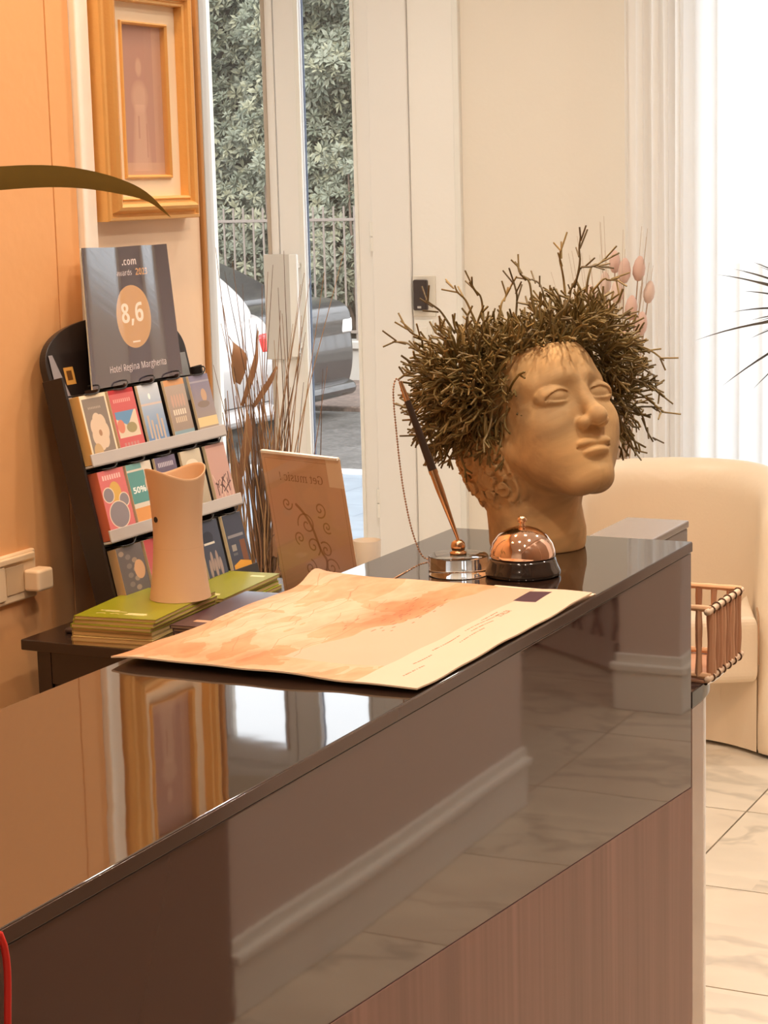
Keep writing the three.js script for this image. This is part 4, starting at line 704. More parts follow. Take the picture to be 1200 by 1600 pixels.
// ---------------------------------------------------------------- dried twigs in a floor vase
{
  seed = 991;
  const t = thing('dried_twig_arrangement', 'tall spray of thin brown twigs and curled dry pods beside the leaflet rack', 'dried plant', [-2.235, 0, -3.86]);
  part('vase', lathe([[0, 0], [0.075, 0], [0.085, 0.02], [0.10, 0.2], [0.095, 0.38], [0.06, 0.54], [0.052, 0.60], [0.06, 0.64], [0.056, 0.64], [0.047, 0.60], [0.05, 0.54], [0, 0.5]], 40), M([0.25, 0.15, 0.09], 0.35), t, 'brown floor vase');
  const mt = [M([0.26, 0.14, 0.075], 0.8), M([0.40, 0.24, 0.12], 0.8), M([0.14, 0.08, 0.05], 0.8)];
  for (let i = 0; i < 92; i++) {
    const bx = rr(-0.03, 0.03), bz = rr(-0.03, 0.03), tall = i < 50 ? rr(0.88, 1.14) : rr(1.1, 1.42), lean = (i < 50 ? rr(-0.12, 0.10) : rr(-0.10, 0.22)) * (tall - 0.5), lz = rr(-0.10, 0.10);
    const top = V(bx + lean * 0.96, tall, bz - lean * 0.25 + lz), a = V(bx, 0.53, bz), mid = a.clone().lerp(top, 0.5).add(V(rr(-0.02, 0.03), 0, rr(-0.02, 0.02)));
    part('twig', taper([a, mid, top], (u) => (i < 50 ? 0.0038 : 0.0022) * (1 - 0.75 * u), 10, 5), mt[i % 3], t);
  }
  const mp = M([0.36, 0.19, 0.10], 0.7, { side: THREE.DoubleSide });
  const blade = (pts, w) => { const c = new THREE.CatmullRomCurve3(pts), n = 16, pos = [], idx = []; for (let i = 0; i <= n; i++) { const u = i / n, o = c.getPoint(u), k = w * Math.sin(Math.PI * (0.12 + 0.8 * u)), a = u * 2.2; pos.push(o.x - k * Math.cos(a), o.y, o.z + k * Math.sin(a) * 0.6, o.x, o.y + 0.006, o.z + 0.006, o.x + k * Math.cos(a), o.y, o.z - k * Math.sin(a) * 0.6); if (i < n) { const b = i * 3; idx.push(b, b + 1, b + 3, b + 3, b + 1, b + 4, b + 1, b + 2, b + 4, b + 4, b + 2, b + 5); } } const g = new THREE.BufferGeometry(); g.setAttribute('position', new THREE.Float32BufferAttribute(pos, 3)); g.setIndex(idx); g.computeVertexNormals(); g.setAttribute('uv', new THREE.Float32BufferAttribute(new Float32Array(pos.length / 3 * 2), 2)); return g; };
  for (const [x0, y0, x1, y1, w] of [[-0.04, 1.11, -0.055, 1.215, 0.022], [-0.03, 1.06, 0.02, 1.23, 0.009], [0.0, 1.06, 0.065, 1.15, 0.010], [-0.06, 0.78, -0.07, 1.0, 0.018], [0.04, 0.72, 0.055, 0.94, 0.016], [0.06, 0.62, 0.09, 0.90, 0.017], [0.03, 0.66, 0.13, 0.80, 0.015], [-0.04, 0.9, -0.02, 1.08, 0.014]])
    part('dry_pod', blade([V(x0, y0, 0.02), V((x0 + x1) / 2 + 0.02, (y0 + y1) / 2 + 0.02, 0.03), V(x1, y1, 0.02)], w), mp, t, 'curled rust brown pod');
  part('loop_wire', tube([[0.03, 0.70, 0.05], [0.06, 0.78, 0.05], [0.10, 0.74, 0.05], [0.095, 0.69, 0.05], [0.07, 0.70, 0.05], [0.075, 0.76, 0.05], [0.12, 0.73, 0.05]], 0.0012, 40, 5), mt[2], t);
}

// ---------------------------------------------------------------- framed picture on the left wall
{
  const mGold = M([0.78, 0.45, 0.155], 0.34, { metalness: 0.45, bumpMap: rep(texts.fine, 6, 6), bumpScale: 0.0003 });
  const W = 0.328, H = 0.462, t = thing('framed_picture', 'tall gilt moulded frame with a pale draped figure print on the left wall', 'picture', [-1.9558, 1.7007, -2.9946]); t.scale.setScalar(SZ);
  t.rotation.y = Math.PI / 2;                                            // the frame's +z points into the room
  part('gilt_frame', frameGeo(W, H, [[0, 0], [0, 0.030], [0.002, 0.034], [0.007, 0.036], [0.010, 0.030], [0.013, 0.029], [0.016, 0.033], [0.020, 0.042], [0.026, 0.047], [0.032, 0.044], [0.035, 0.036], [0.038, 0.035], [0.041, 0.039], [0.045, 0.037], [0.046, 0.026], [0.046, 0.018]]), mGold, t, 'ridged gilt moulding');
  part('mat_board', frameGeo(W - 0.090, H - 0.090, [[0, 0.019], [0.036, 0.019]]), M([0.84, 0.70, 0.52], 0.8), t, 'cream mat board');
  part('inner_fillet', frameGeo(W - 0.162, H - 0.162, [[-0.0005, 0.0185], [0, 0.024], [0.003, 0.025], [0.006, 0.021], [0.007, 0.010]]), mGold, t, 'gilt inner fillet');
  const art = print(256, 400, (g, w, h) => {
    g.fillStyle = '#b98f80'; g.fillRect(0, 0, w, h); g.fillStyle = 'rgba(205,165,140,.5)'; g.fillRect(200, 0, 56, h); g.fillStyle = '#c9a38c'; g.fillRect(0, h - 36, w, 36);
    for (let k = 0; k < 10; k++) { const a = 0.09; g.fillStyle = 'rgba(222,190,160,' + a + ')'; const s = 1 - k * 0.05; g.beginPath(); g.ellipse(118, 112, 20 * s, 28 * s, 0, 0, 7); g.fill(); g.beginPath(); g.ellipse(118, 190, 52 * s, 48 * s, 0, 0, 7); g.fill(); g.beginPath(); g.moveTo(118 - 34 * s, 210); g.lineTo(118 + 36 * s, 210); g.lineTo(118 + 62 * s, h - 14); g.lineTo(118 - 58 * s, h - 14); g.fill(); }
    g.fillStyle = 'rgba(170,120,105,.4)'; g.fillRect(104, 240, 10, 60); g.fillRect(150, 260, 7, 90);
  });
  const ag = new THREE.PlaneGeometry(W - 0.170, H - 0.170); ag.translate(0, 0, 0.0105); part('print', ag, M([1, 1, 1], 0.6, { map: art }), t);
  const gg = new THREE.PlaneGeometry(W - 0.178, H - 0.178); gg.translate(0, 0, 0.0185); part('picture_glass', gg, new THREE.MeshPhysicalMaterial({ color: 0xffffff, transmission: 1, thickness: 0, roughness: 0.01, ior: 1.5, side: THREE.DoubleSide }), t);
  part('backing_board', bb(-W / 2 + 0.004, W / 2 - 0.004, -H / 2 + 0.004, H / 2 - 0.004, 0.001, 0.0095, 0), M([0.3, 0.2, 0.1], 0.9), t);
}

// ---------------------------------------------------------------- socket with a plugged-in adaptor
{
  const m = M([0.80, 0.62, 0.42], 0.4);
  const t = thing('wall_socket', 'cream wall socket plate on the left wall with a plug in it', 'socket', [-1.957, 0, 0]);
  part('socket_plate', merge([bb(0.0000, 0.0104, 0.8934, 0.9735, -2.6188, -2.4021, 0.004), bb(0.0094, 0.0160, 0.9584, 0.9697, -2.6103, -2.4115, 0.003)]), m, t);
  part('socket_insert', bb(0.0094, 0.0122, 0.9076, 0.9537, -2.5830, -2.5359, 0.002), M([0.62, 0.45, 0.28], 0.5), t);
  part('socket_insert', bb(0.0094, 0.0141, 0.9010, 0.9575, -2.5302, -2.4275, 0.004), m, t);
  const p = thing('plug_adaptor', 'square cream plug adaptor sticking out of the wall socket', 'plug', [-1.9448, 0.9257, -2.6009]); p.scale.setScalar(SZ);
  const g = bb(-0.001, 0.034, -0.02, 0.02, -0.024, 0.024, 0.006); part('plug_body', g, M([0.84, 0.66, 0.46], 0.4), p);
  part('plug_end', bb(0.004, 0.030, -0.016, 0.016, -0.0255, -0.023, 0.004), M([0.40, 0.22, 0.10], 0.5), p);
}

// ---------------------------------------------------------------- tall strap-leaved plant at the left, one leaf reaching into view
{
  const t = thing('strap_leaf_plant', 'potted plant at the left edge whose long arching olive leaf crosses the wall and frame', 'plant', [-1.62, 0, -1.62]);
  part('pot', lathe([[0, 0], [0.11, 0], [0.115, 0.01], [0.15, 0.28], [0.158, 0.285], [0.158, 0.31], [0.145, 0.31], [0.14, 0.27], [0, 0.27]], 40), M([0.35, 0.16, 0.08], 0.6), t);
  part('cane', taper([V(0, 0.25, 0), V(0.012, 0.7, 0.006), V(-0.004, 1.1, 0), V(0, 1.42, 0)], (u) => 0.02 - 0.006 * u, 20, 10), M([0.25, 0.18, 0.10], 0.9), t);
  const mLeaf = M([0.24, 0.165, 0.03], 0.38, { side: THREE.DoubleSide });
  const leafGeo = (pts, w, side) => {
    const c = new THREE.CatmullRomCurve3(pts), n = 36, pos = [], idx = [];
    for (let i = 0; i <= n; i++) {
      const u = i / n, o = c.getPoint(u), k = w * Math.pow(Math.sin(Math.PI * Math.min(1, 0.18 + 0.82 * u)), 0.75);
      for (let j = 0; j < 5; j++) { const q = (j - 2) / 2, lift = Math.abs(q) * 0.35 * k; pos.push(o.x + side.x * k * q, o.y + side.y * k * q + lift * 0.4, o.z + side.z * k * q); }
      if (i < n) for (let j = 0; j < 4; j++) { const b = i * 5 + j; idx.push(b, b + 1, b + 5, b + 5, b + 1, b + 6); }
    }
    const g = new THREE.BufferGeometry(); g.setAttribute('position', new THREE.Float32BufferAttribute(pos, 3)); g.setIndex(idx); g.computeVertexNormals(); g.setAttribute('uv', new THREE.Float32BufferAttribute(new Float32Array(pos.length / 3 * 2), 2)); return g;
  };
  const rel = (x, y, z) => V(x + 1.62, y, z + 1.62);
  part('leaf', leafGeo([rel(-1.62, 1.42, -1.62), rel(-1.53, 1.515, -1.715), rel(-1.45, 1.553, -1.77), rel(-1.368, 1.563, -1.812), rel(-1.304, 1.563, -1.844), rel(-1.253, 1.553, -1.867), rel(-1.221, 1.540, -1.881), rel(-1.196, 1.517, -1.890)], 0.0142, V(-0.1, 0.9, 0.25)), mLeaf, t, 'long arching leaf reaching to the right');
  for (let i = 0; i < 12; i++) { const a = rad(100 + i * 17), L = 0.29, h = 1.40 - (i % 4) * 0.03; part('leaf', leafGeo([V(0, h, 0), V(Math.cos(a) * L * 0.35, h + 0.13, -Math.sin(a) * L * 0.35 + 0.05), V(Math.cos(a) * L * 0.75, h + 0.12, -Math.sin(a) * L * 0.7 + 0.1), V(Math.cos(a) * L, h - 0.02, -Math.sin(a) * L * 0.9 + 0.14)].map((q) => V(Math.max(-0.27, Math.min(q.x, 0.05)), q.y, Math.max(q.z, -0.1))), 0.0142, V(-Math.sin(a), 0.2, -Math.cos(a))), mLeaf, t); }
}
// ---------------------------------------------------------------- tub armchair
{
  const leather = M([0.82, 0.66, 0.48], 0.42, { bumpMap: rep(texts.fine, 3, 3), bumpScale: 0.00025 });
  const t = thing('tub_armchair', 'cream leather tub armchair with a rounded back in front of the sheer curtain', 'armchair', [-1.622, 0, -4.94]);
  t.rotation.y = rad(18.2);                                              // faces +z of its own axes, front edge of the base at z = 0
  const R = 0.285, cz = -0.335;                                           // the shell's centre line: half circle and two straight arms
  const shell = (x, y, z) => {
    const flare = 0.05 * Math.max(0, y - 0.35), zz = z - cz, d = zz < 0 ? Math.abs(Math.hypot(x, zz) - R - flare) : Math.abs(Math.abs(x) - R - flare);
    const band = d - 0.06, hTop = 0.738 - 0.10 * Math.max(0, Math.min(1, (zz + 0.22) / 0.5)) ** 1.4, front = z + 0.02 + 0.36 * Math.max(0, y - 0.1) * 0.85;
    let q = smax(band, y - hTop, 0.09); q = smax(q, front, 0.06); return Math.max(q, 0.012 - y);
  };
  part('shell', netsMesh(shell, [-0.42, 0, -0.74], [0.42, 0.80, 0.05], 0.0125), leather, t, 'rounded back and arms in one shell');
  const D = (r, front, zc) => { const s = new THREE.Shape(); s.moveTo(-r, front); s.lineTo(-r, zc); s.absarc(0, zc, r, Math.PI, 0, false); s.lineTo(r, front); s.quadraticCurveTo(0, front - 0.055, -r, front); return s; };
  const seat = new THREE.ExtrudeGeometry(D(0.208, 0.065, 0.33), { depth: 0.12, bevelEnabled: true, bevelSize: 0.018, bevelThickness: 0.03, bevelSegments: 5, curveSegments: 24 });
  seat.rotateX(-Math.PI / 2); seat.translate(0, 0.235, 0);
  part('seat_cushion', metres(seat), leather, t, 'thick seat cushion with a rounded front');
  const base = new THREE.ExtrudeGeometry(D(0.215, 0.13, 0.33), { depth: 0.19, bevelEnabled: false, curveSegments: 24 }); base.rotateX(-Math.PI / 2); base.translate(0, 0.02, 0);
  // hollow front of the base
  const bs = new THREE.Shape(); bs.moveTo(-0.225, 0.06); bs.quadraticCurveTo(0, 0.34, 0.225, 0.06); bs.lineTo(0.225, 0.45); bs.lineTo(-0.225, 0.45); bs.lineTo(-0.225, 0.06);
  const bg = new THREE.ExtrudeGeometry(bs, { depth: 0.20, bevelEnabled: false, curveSegments: 24 }); bg.rotateX(-Math.PI / 2); bg.translate(0, 0.012, 0);
  part('base_front', metres(bg), leather, t, 'curved base set back beneath the seat');
  const seam = [V(0.226, 0.40, -0.10), V(0.228, 0.385, -0.055), V(0.228, 0.33, -0.032), V(0.228, 0.26, -0.034)]; part('seam', tube(seam, 0.0025, 20, 6), M([0.40, 0.22, 0.11], 0.7), t, 'dark piping beside the seat');
  for (const [x, z] of [[-0.29, -0.1], [0.29, -0.1], [-0.2, -0.52], [0.2, -0.52]]) { const f = new THREE.CylinderGeometry(0.018, 0.015, 0.014, 16); f.translate(x, 0.007, z); part('foot', f, M([0.03, 0.02, 0.015], 0.5), t); }
}

// ---------------------------------------------------------------- stick basket on the end shelf
{
  const t = thing('stick_basket', 'small open basket of reddish sticks and pale bound rails on the dark end shelf', 'basket', [0, 0.9075, 0]);
  const mS = [M([0.58, 0.31, 0.18], 0.6), M([0.50, 0.27, 0.16], 0.6), M([0.66, 0.39, 0.24], 0.6)], mR = M([0.86, 0.66, 0.48], 0.55), mRo = M([0.70, 0.42, 0.23], 0.55), mK = M([0.12, 0.06, 0.03], 0.8);
  const xr = -0.737, xl = -0.845, z0 = -2.392, z1 = -2.535, y0 = 0.006, y1 = 0.094;
  const rail = (a, b, m, r = 0.0042) => { const d = V(...b).sub(V(...a)).normalize().multiplyScalar(0.006); part('rail', taper([V(...a).sub(d), V(...a).lerp(V(...b), 0.5), V(...b).add(d)], (u) => r * (1 + 0.08 * Math.sin(u * 23)), 20, 8), m, t); };
  for (const y of [y0, y1]) { rail([xr, y, z0], [xr, y, z1], mR); rail([xl, y, z0], [xl, y, z1], mR); rail([xl, y + 0.003, z0 - 0.004], [xr - 0.004, y + 0.003, z0 - 0.004], mRo); rail([xl, y + 0.003, z1 + 0.004], [xr - 0.004, y + 0.003, z1 + 0.004], mRo); }
  let k = 0; const stick = (x, z) => part('stick', taper([V(x, y0 + 0.002, z), V(x + rr(-0.001, 0.001), (y0 + y1) / 2, z), V(x, y1 + 0.001, z)], (u) => 0.0043 + 0.0006 * Math.sin(u * 9 + k), 8, 7), mS[k++ % 3], t);
  for (let i = 0; i < 10; i++) { stick(xr - 0.001, z0 - 0.010 - i * 0.0138); stick(xl + 0.001, z0 - 0.010 - i * 0.0138); }
  for (let i = 0; i < 5; i++) { stick(xr - 0.014 - i * 0.021, z0 - 0.004); stick(xr - 0.014 - i * 0.021, z1 + 0.004); }
  for (const y of [y0, y1]) for (let i = 0; i < 6; i++) { const r = new THREE.TorusGeometry(0.0052, 0.0011, 6, 14); r.translate(xr, y, z0 - 0.012 - i * 0.024); part('binding', r, mK, t); }
  part('bottom', bb(xl, xr, 0.0, 0.004, z1, z0, 0.001), mS[1], t);
}

// ---------------------------------------------------------------- sheer curtains
{
  const sheer = (c, tr) => new THREE.MeshPhysicalMaterial({ color: new THREE.Color().setRGB(...c), roughness: 0.92, transmission: tr, thickness: 0, side: THREE.DoubleSide, ior: 1.2 });
  const panel = (label, x0, x1, n, amp, z, m, s0) => {
    seed = s0; const ph = []; for (let i = 0; i < 6; i++) ph.push(rr(0, 6.28));
    const g = new THREE.PlaneGeometry(1, 1, n * 14, 24), p = g.attributes.position, uv = g.attributes.uv;
    for (let i = 0; i < p.count; i++) {
      const u = uv.getX(i), v = uv.getY(i), w = u * n * 6.283 + 1.1 * Math.sin(u * 9 + ph[0]) + 0.12 * Math.sin(v * 4 + u * 20 + ph[1]);
      p.setXYZ(i, x0 + u * (x1 - x0) + 0.006 * Math.sin(w * 2 + ph[2]), 0.02 + v * 2.78, z + amp * Math.sin(w) * (0.75 + 0.35 * Math.sin(u * 17 + ph[3])) + 0.004 * Math.sin(v * 6 + u * 30));
    }
    g.computeVertexNormals();
    const o = single('sheer_curtain', g, m, label, 'curtain'); return o;
  };
  panel('gathered end of the sheer white curtain hanging over the beige wall', -2.205, -1.93, 6, 0.020, -6.24, sheer([0.96, 0.94, 0.92], 0.5), 51);
  panel('wide sheer white curtain glowing in front of the bright window', -1.985, -0.45, 22, 0.022, -6.20, sheer([0.97, 0.98, 0.99], 0.8), 52);
  const rod = thing('curtain_rod', 'white curtain rod above the sheer curtains', 'curtain rod', [0, 2.82, -6.22]);
  const c = new THREE.CylinderGeometry(0.012, 0.012, 2.0, 20); c.rotateZ(Math.PI / 2); c.translate(-1.3, 0, 0); part('rod', c, mWhite, rod);
  for (const x of [-2.3, -0.3]) { const b = new THREE.SphereGeometry(0.02, 20, 14); b.translate(x, 0, 0); part('finial', b, mWhite, rod); part('bracket', bb(x + (x < -1 ? 0.03 : -0.05), x + (x < -1 ? 0.05 : -0.03), -0.012, 0.012, -0.165, 0, 0.002), mWhite, rod); }
}

// ---------------------------------------------------------------- wall devices beside the door
{
  const t = thing('entry_phone', 'dark entry phone with a pale backplate on the cream board beside the door', 'entry phone', [0, 0, -6.386]);
  part('backplate', bb(-3.046, -2.958, 1.078, 1.222, 0, 0.008, 0.003), M([0.82, 0.76, 0.66], 0.5), t);
  part('handset', bb(-3.036, -2.984, 1.100, 1.208, 0.007, 0.030, 0.006), M([0.05, 0.033, 0.03], 0.35), t, 'dark brown body');
  part('button', bb(-3.018, -3.003, 1.108, 1.116, 0.029, 0.032, 0.002), M([0.6, 0.55, 0.5], 0.4), t);
  const s = thing('light_switch', 'white double-framed switch plate below the dark entry phone', 'switch', [0, 0, -6.386]);
  part('switch_plate', bb(-3.040, -2.972, 0.935, 1.066, 0, 0.009, 0.003), mWhite, s);
  part('rocker', bb(-3.024, -2.99, 0.985, 1.042, 0.008, 0.014, 0.003), M([0.9, 0.87, 0.8], 0.3), s);
  const k = print(128, 64, (g, w, h) => { g.fillStyle = '#eee4cc'; g.fillRect(0, 0, w, h); g.fillStyle = '#8f8474'; g.font = 'bold 34px sans-serif'; g.fillText('/  / •', 14, 44); });
  const n = thing('wall_sticker', 'tiny pale sticker with grey strokes low on the cream board beside the door', 'sticker', [-2.956, 0.612, -6.3855]);
  n.rotation.z = 0.5; const g = new THREE.PlaneGeometry(0.075, 0.034); g.translate(0, 0, 0.0006); part('sticker_print', g, M([1, 1, 1], 0.6, { map: k }), n); part('sticker_paper', bb(-0.038, 0.038, -0.0175, 0.0175, 0, 0.0005, 0), M([0.85, 0.8, 0.7], 0.7), n);
}

// ---------------------------------------------------------------- pink dried tulips and grasses by the wall
{
  seed = 3131;
  const t = thing('dried_flower_arrangement', 'faded pink dried tulips with thin grasses in a tall vase by the beige wall', 'dried plant', [-2.13, 0, -5.93]);
  part('vase', lathe([[0, 0], [0.08, 0], [0.09, 0.02], [0.075, 0.3], [0.05, 0.5], [0.06, 0.56], [0.055, 0.56], [0.044, 0.5], [0.06, 0.3], [0, 0.06]], 36), M([0.75, 0.65, 0.55], 0.3), t);
  const mp = [M([0.70, 0.46, 0.37], 0.8), M([0.76, 0.56, 0.46], 0.8)], ms = M([0.52, 0.36, 0.25], 0.8), mg = M([0.60, 0.46, 0.34], 0.8);
  const bud = lathe([[0, 0], [0.010, 0.004], [0.019, 0.022], [0.020, 0.042], [0.015, 0.064], [0.006, 0.078], [0, 0.080]], 12);
  for (const [x, y, z, s] of [[0.075, 1.26, 0.0, 1], [0.04, 1.255, 0.03, 1], [0.10, 1.19, -0.02, 0.9], [0.02, 1.19, 0.04, 1], [0.06, 1.14, 0.03, 1], [-0.03, 1.22, 0.0, 0.9], [-0.07, 1.18, 0.02, 0.9], [-0.015, 1.12, 0.03, 1], [0.09, 1.09, 0.03, 1], [0.045, 1.05, 0.04, 0.9], [0.0, 1.285, 0.0, 0.9]]) {
    const f = part('tulip', taper([V(x * 0.25, 0.5, z * 0.3), V(x * 0.6, 0.85, z * 0.7), V(x, y - 0.03, z)], (u) => 0.003 - 0.001 * u, 10, 5), ms, t);
    const b = part('blossom', bud, mp[Math.floor(rnd() * 2)], f); b.position.set(x, y - 0.035, z); b.scale.setScalar(s); b.rotation.z = -x * 1.5;
  }
  for (let i = 0; i < 34; i++) { const a = rr(-0.20, 0.12), y = rr(1.18, 1.43), z = rr(-0.03, 0.08); part('grass_stalk', taper([V(a * 0.15, 0.5, 0), V(a * 0.5, 0.9, z * 0.6), V(a, y, z)], (u) => 0.0022 - 0.0016 * u, 8, 4), mg, t); }
}

// ---------------------------------------------------------------- spiky plant at the right edge
{
  seed = 616;
  const t = thing('spiky_plant', 'dark spiky-leaved plant reaching in at the right edge before the curtain', 'plant', [-1.40, 0, -5.87]);
  part('pot', lathe([[0, 0], [0.09, 0], [0.12, 0.22], [0.125, 0.25], [0.112, 0.25], [0.105, 0.21], [0, 0.2]], 32), M([0.5, 0.4, 0.3], 0.5), t);
  part('cane', taper([V(0, 0.18, 0), V(0.01, 0.6, 0), V(0, 1.14, 0)], () => 0.016, 12, 8), M([0.2, 0.15, 0.1], 0.9), t);
  const ml = [M([0.075, 0.065, 0.06], 0.45, { side: THREE.DoubleSide }), M([0.10, 0.085, 0.07], 0.45, { side: THREE.DoubleSide })];
  const blade = (d, L, w) => { const n = 10, pos = [], idx = [], s = d.clone().cross(V(0, 1, 0)).normalize(), q = s.clone().cross(d).normalize(); for (let i = 0; i <= n; i++) { const u = i / n, o = d.clone().multiplyScalar(L * u).add(V(0, 1.12 - 0.10 * u * u * L * 2, 0)), k = w * (u < 0.15 ? 0.6 + u * 2.6 : Math.pow(1 - (u - 0.15) / 0.85, 0.8)); const a = o.clone().addScaledVector(q, k), b = o.clone().addScaledVector(s, 0.3 * k), c = o.clone().addScaledVector(q, -k); pos.push(...a.toArray(), ...b.toArray(), ...c.toArray()); if (i < n) { const e = i * 3; idx.push(e, e + 1, e + 3, e + 3, e + 1, e + 4, e + 1, e + 2, e + 4, e + 4, e + 2, e + 5); } } const g = new THREE.BufferGeometry(); g.setAttribute('position', new THREE.Float32BufferAttribute(pos, 3)); g.setIndex(idx); g.computeVertexNormals(); g.setAttribute('uv', new THREE.Float32BufferAttribute(new Float32Array(pos.length / 3 * 2), 2)); return g; };
  for (let i = 0; i < 64; i++) { const a = i * 2.399, el = rr(-0.45, 1.2), d = V(Math.cos(a) * Math.cos(el), Math.sin(el), Math.sin(a) * Math.cos(el) * 0.75); part('leaf', blade(d, rr(0.33, 0.46), 0.0065), ml[i % 2], t); }
}

// ---------------------------------------------------------------- lattice screen in the side room (seen in the counter's gloss)
{
  seed = 818;
  const t = thing('lattice_screen', 'pale screen of criss-crossed dark twigs mirrored in the counter front', 'screen', [0.80, 0, -5.88]);
  t.rotation.y = 0.55;
  part('screen_board', bb(-0.32, 0.32, 0.02, 0.9, -0.03, -0.015, 0.003), M([0.62, 0.54, 0.50], 0.8), t);
  const m = M([0.10, 0.06, 0.05], 0.7);
  for (let i = -3; i <= 7; i++) for (const s of [-1, 1]) { const x = i * 0.11 - 0.3; const a = V(s > 0 ? x : -x, 0.12, 0), b = V((s > 0 ? x : -x) + s * 0.3, 0.88, 0); const cl = (p) => V(Math.max(-0.31, Math.min(0.31, p.x)), p.y, 0); part('twig', taper([cl(a), a.clone().lerp(b, 0.5).add(V(rr(-0.02, 0.02), 0, 0.004)), cl(b)].map((p) => V(Math.max(-0.32, Math.min(0.32, p.x)), p.y, p.z)), () => 0.008, 8, 5), m, t); }
  for (const x of [-0.28, 0.28]) part('foot', bb(x - 0.03, x + 0.03, 0, 0.11, -0.10, 0.0, 0.004), m, t);
}
// ---------------------------------------------------------------- street
{
  const paving = tex(256, 256, (u, v) => { const a = fbm(u * 16, v * 16, 16, 4, 2), j = (u * 4) % 1 < 0.02 || (v * 4) % 1 < 0.02 ? -26 : 0, b = 206 + 34 * (a - 0.5) + j; return [b - 8, b, b + 8]; });
  const s = new THREE.Shape(); s.moveTo(6.6, -0.02); s.lineTo(8.2, -0.06); s.lineTo(10.6, -0.45); s.lineTo(12.15, -0.45); s.lineTo(12.15, -0.9); s.lineTo(6.6, -0.9);
  const g = new THREE.ExtrudeGeometry(s, { depth: 30, bevelEnabled: false }); g.rotateY(Math.PI / 2); g.translate(-24, 0, 0);
  struct('pavement', metres(g, 0.5), M([0.36, 0.385, 0.41], 0.7, { map: paving }));
  const asphalt = tex(256, 256, (u, v) => { const a = fbm(u * 40, v * 40, 40, 3, 6), c = fbm(u * 6, v * 6, 6, 4, 3), b = 150 + 90 * (a - 0.5) + 50 * (c - 0.5); return [b + 2, b, b - 4]; });
  struct('road', bb(-26, 8, -0.9, -0.49, -15.9, -12.15, 0), M([0.30, 0.285, 0.28], 0.9, { map: rep(asphalt, 1, 1) }));
  struct('kerb', bb(-24, 6, -0.9, -0.43, -12.3, -12.15, 0.02), M([0.55, 0.56, 0.56], 0.8));
  struct('path_far', bb(-26, 8, -0.9, -0.44, -18.2, -15.9, 0.02), M([0.50, 0.36, 0.31], 0.85, { map: rep(asphalt, 1, 1) }));
  struct('terrain_far', bb(-40, 20, -0.9, -0.50, -45, -18.2, 0), M([0.30, 0.24, 0.18], 0.95));
}
// ---------------------------------------------------------------- low wall, railings
{
  struct('wall_garden', merge([bb(-22, 2, -0.5, -0.12, -18.3, -18.05, 0.01), bb(-22, 2, -0.12, -0.04, -18.34, -18.0, 0.015)]), M([0.45, 0.42, 0.38], 0.85));
  const t = thing('railing', 'tall thin iron railing with upright bars on the low garden wall across the street', 'railing', [0, 0, -18.15]), m = M([0.24, 0.195, 0.165], 0.6), bar = new THREE.CylinderGeometry(0.011, 0.011, 1.36, 7);
  for (let i = 0; i < 60; i++) { const o = part('railing_bar', bar, m, t); o.position.set(-13.2 + i * 0.118, 0.64, 0); }
  for (const y of [0.03, 1.17]) part('railing_rail', bb(-13.4, -6.0, y, y + 0.03, -0.02, 0.02, 0.004), m, t);
}
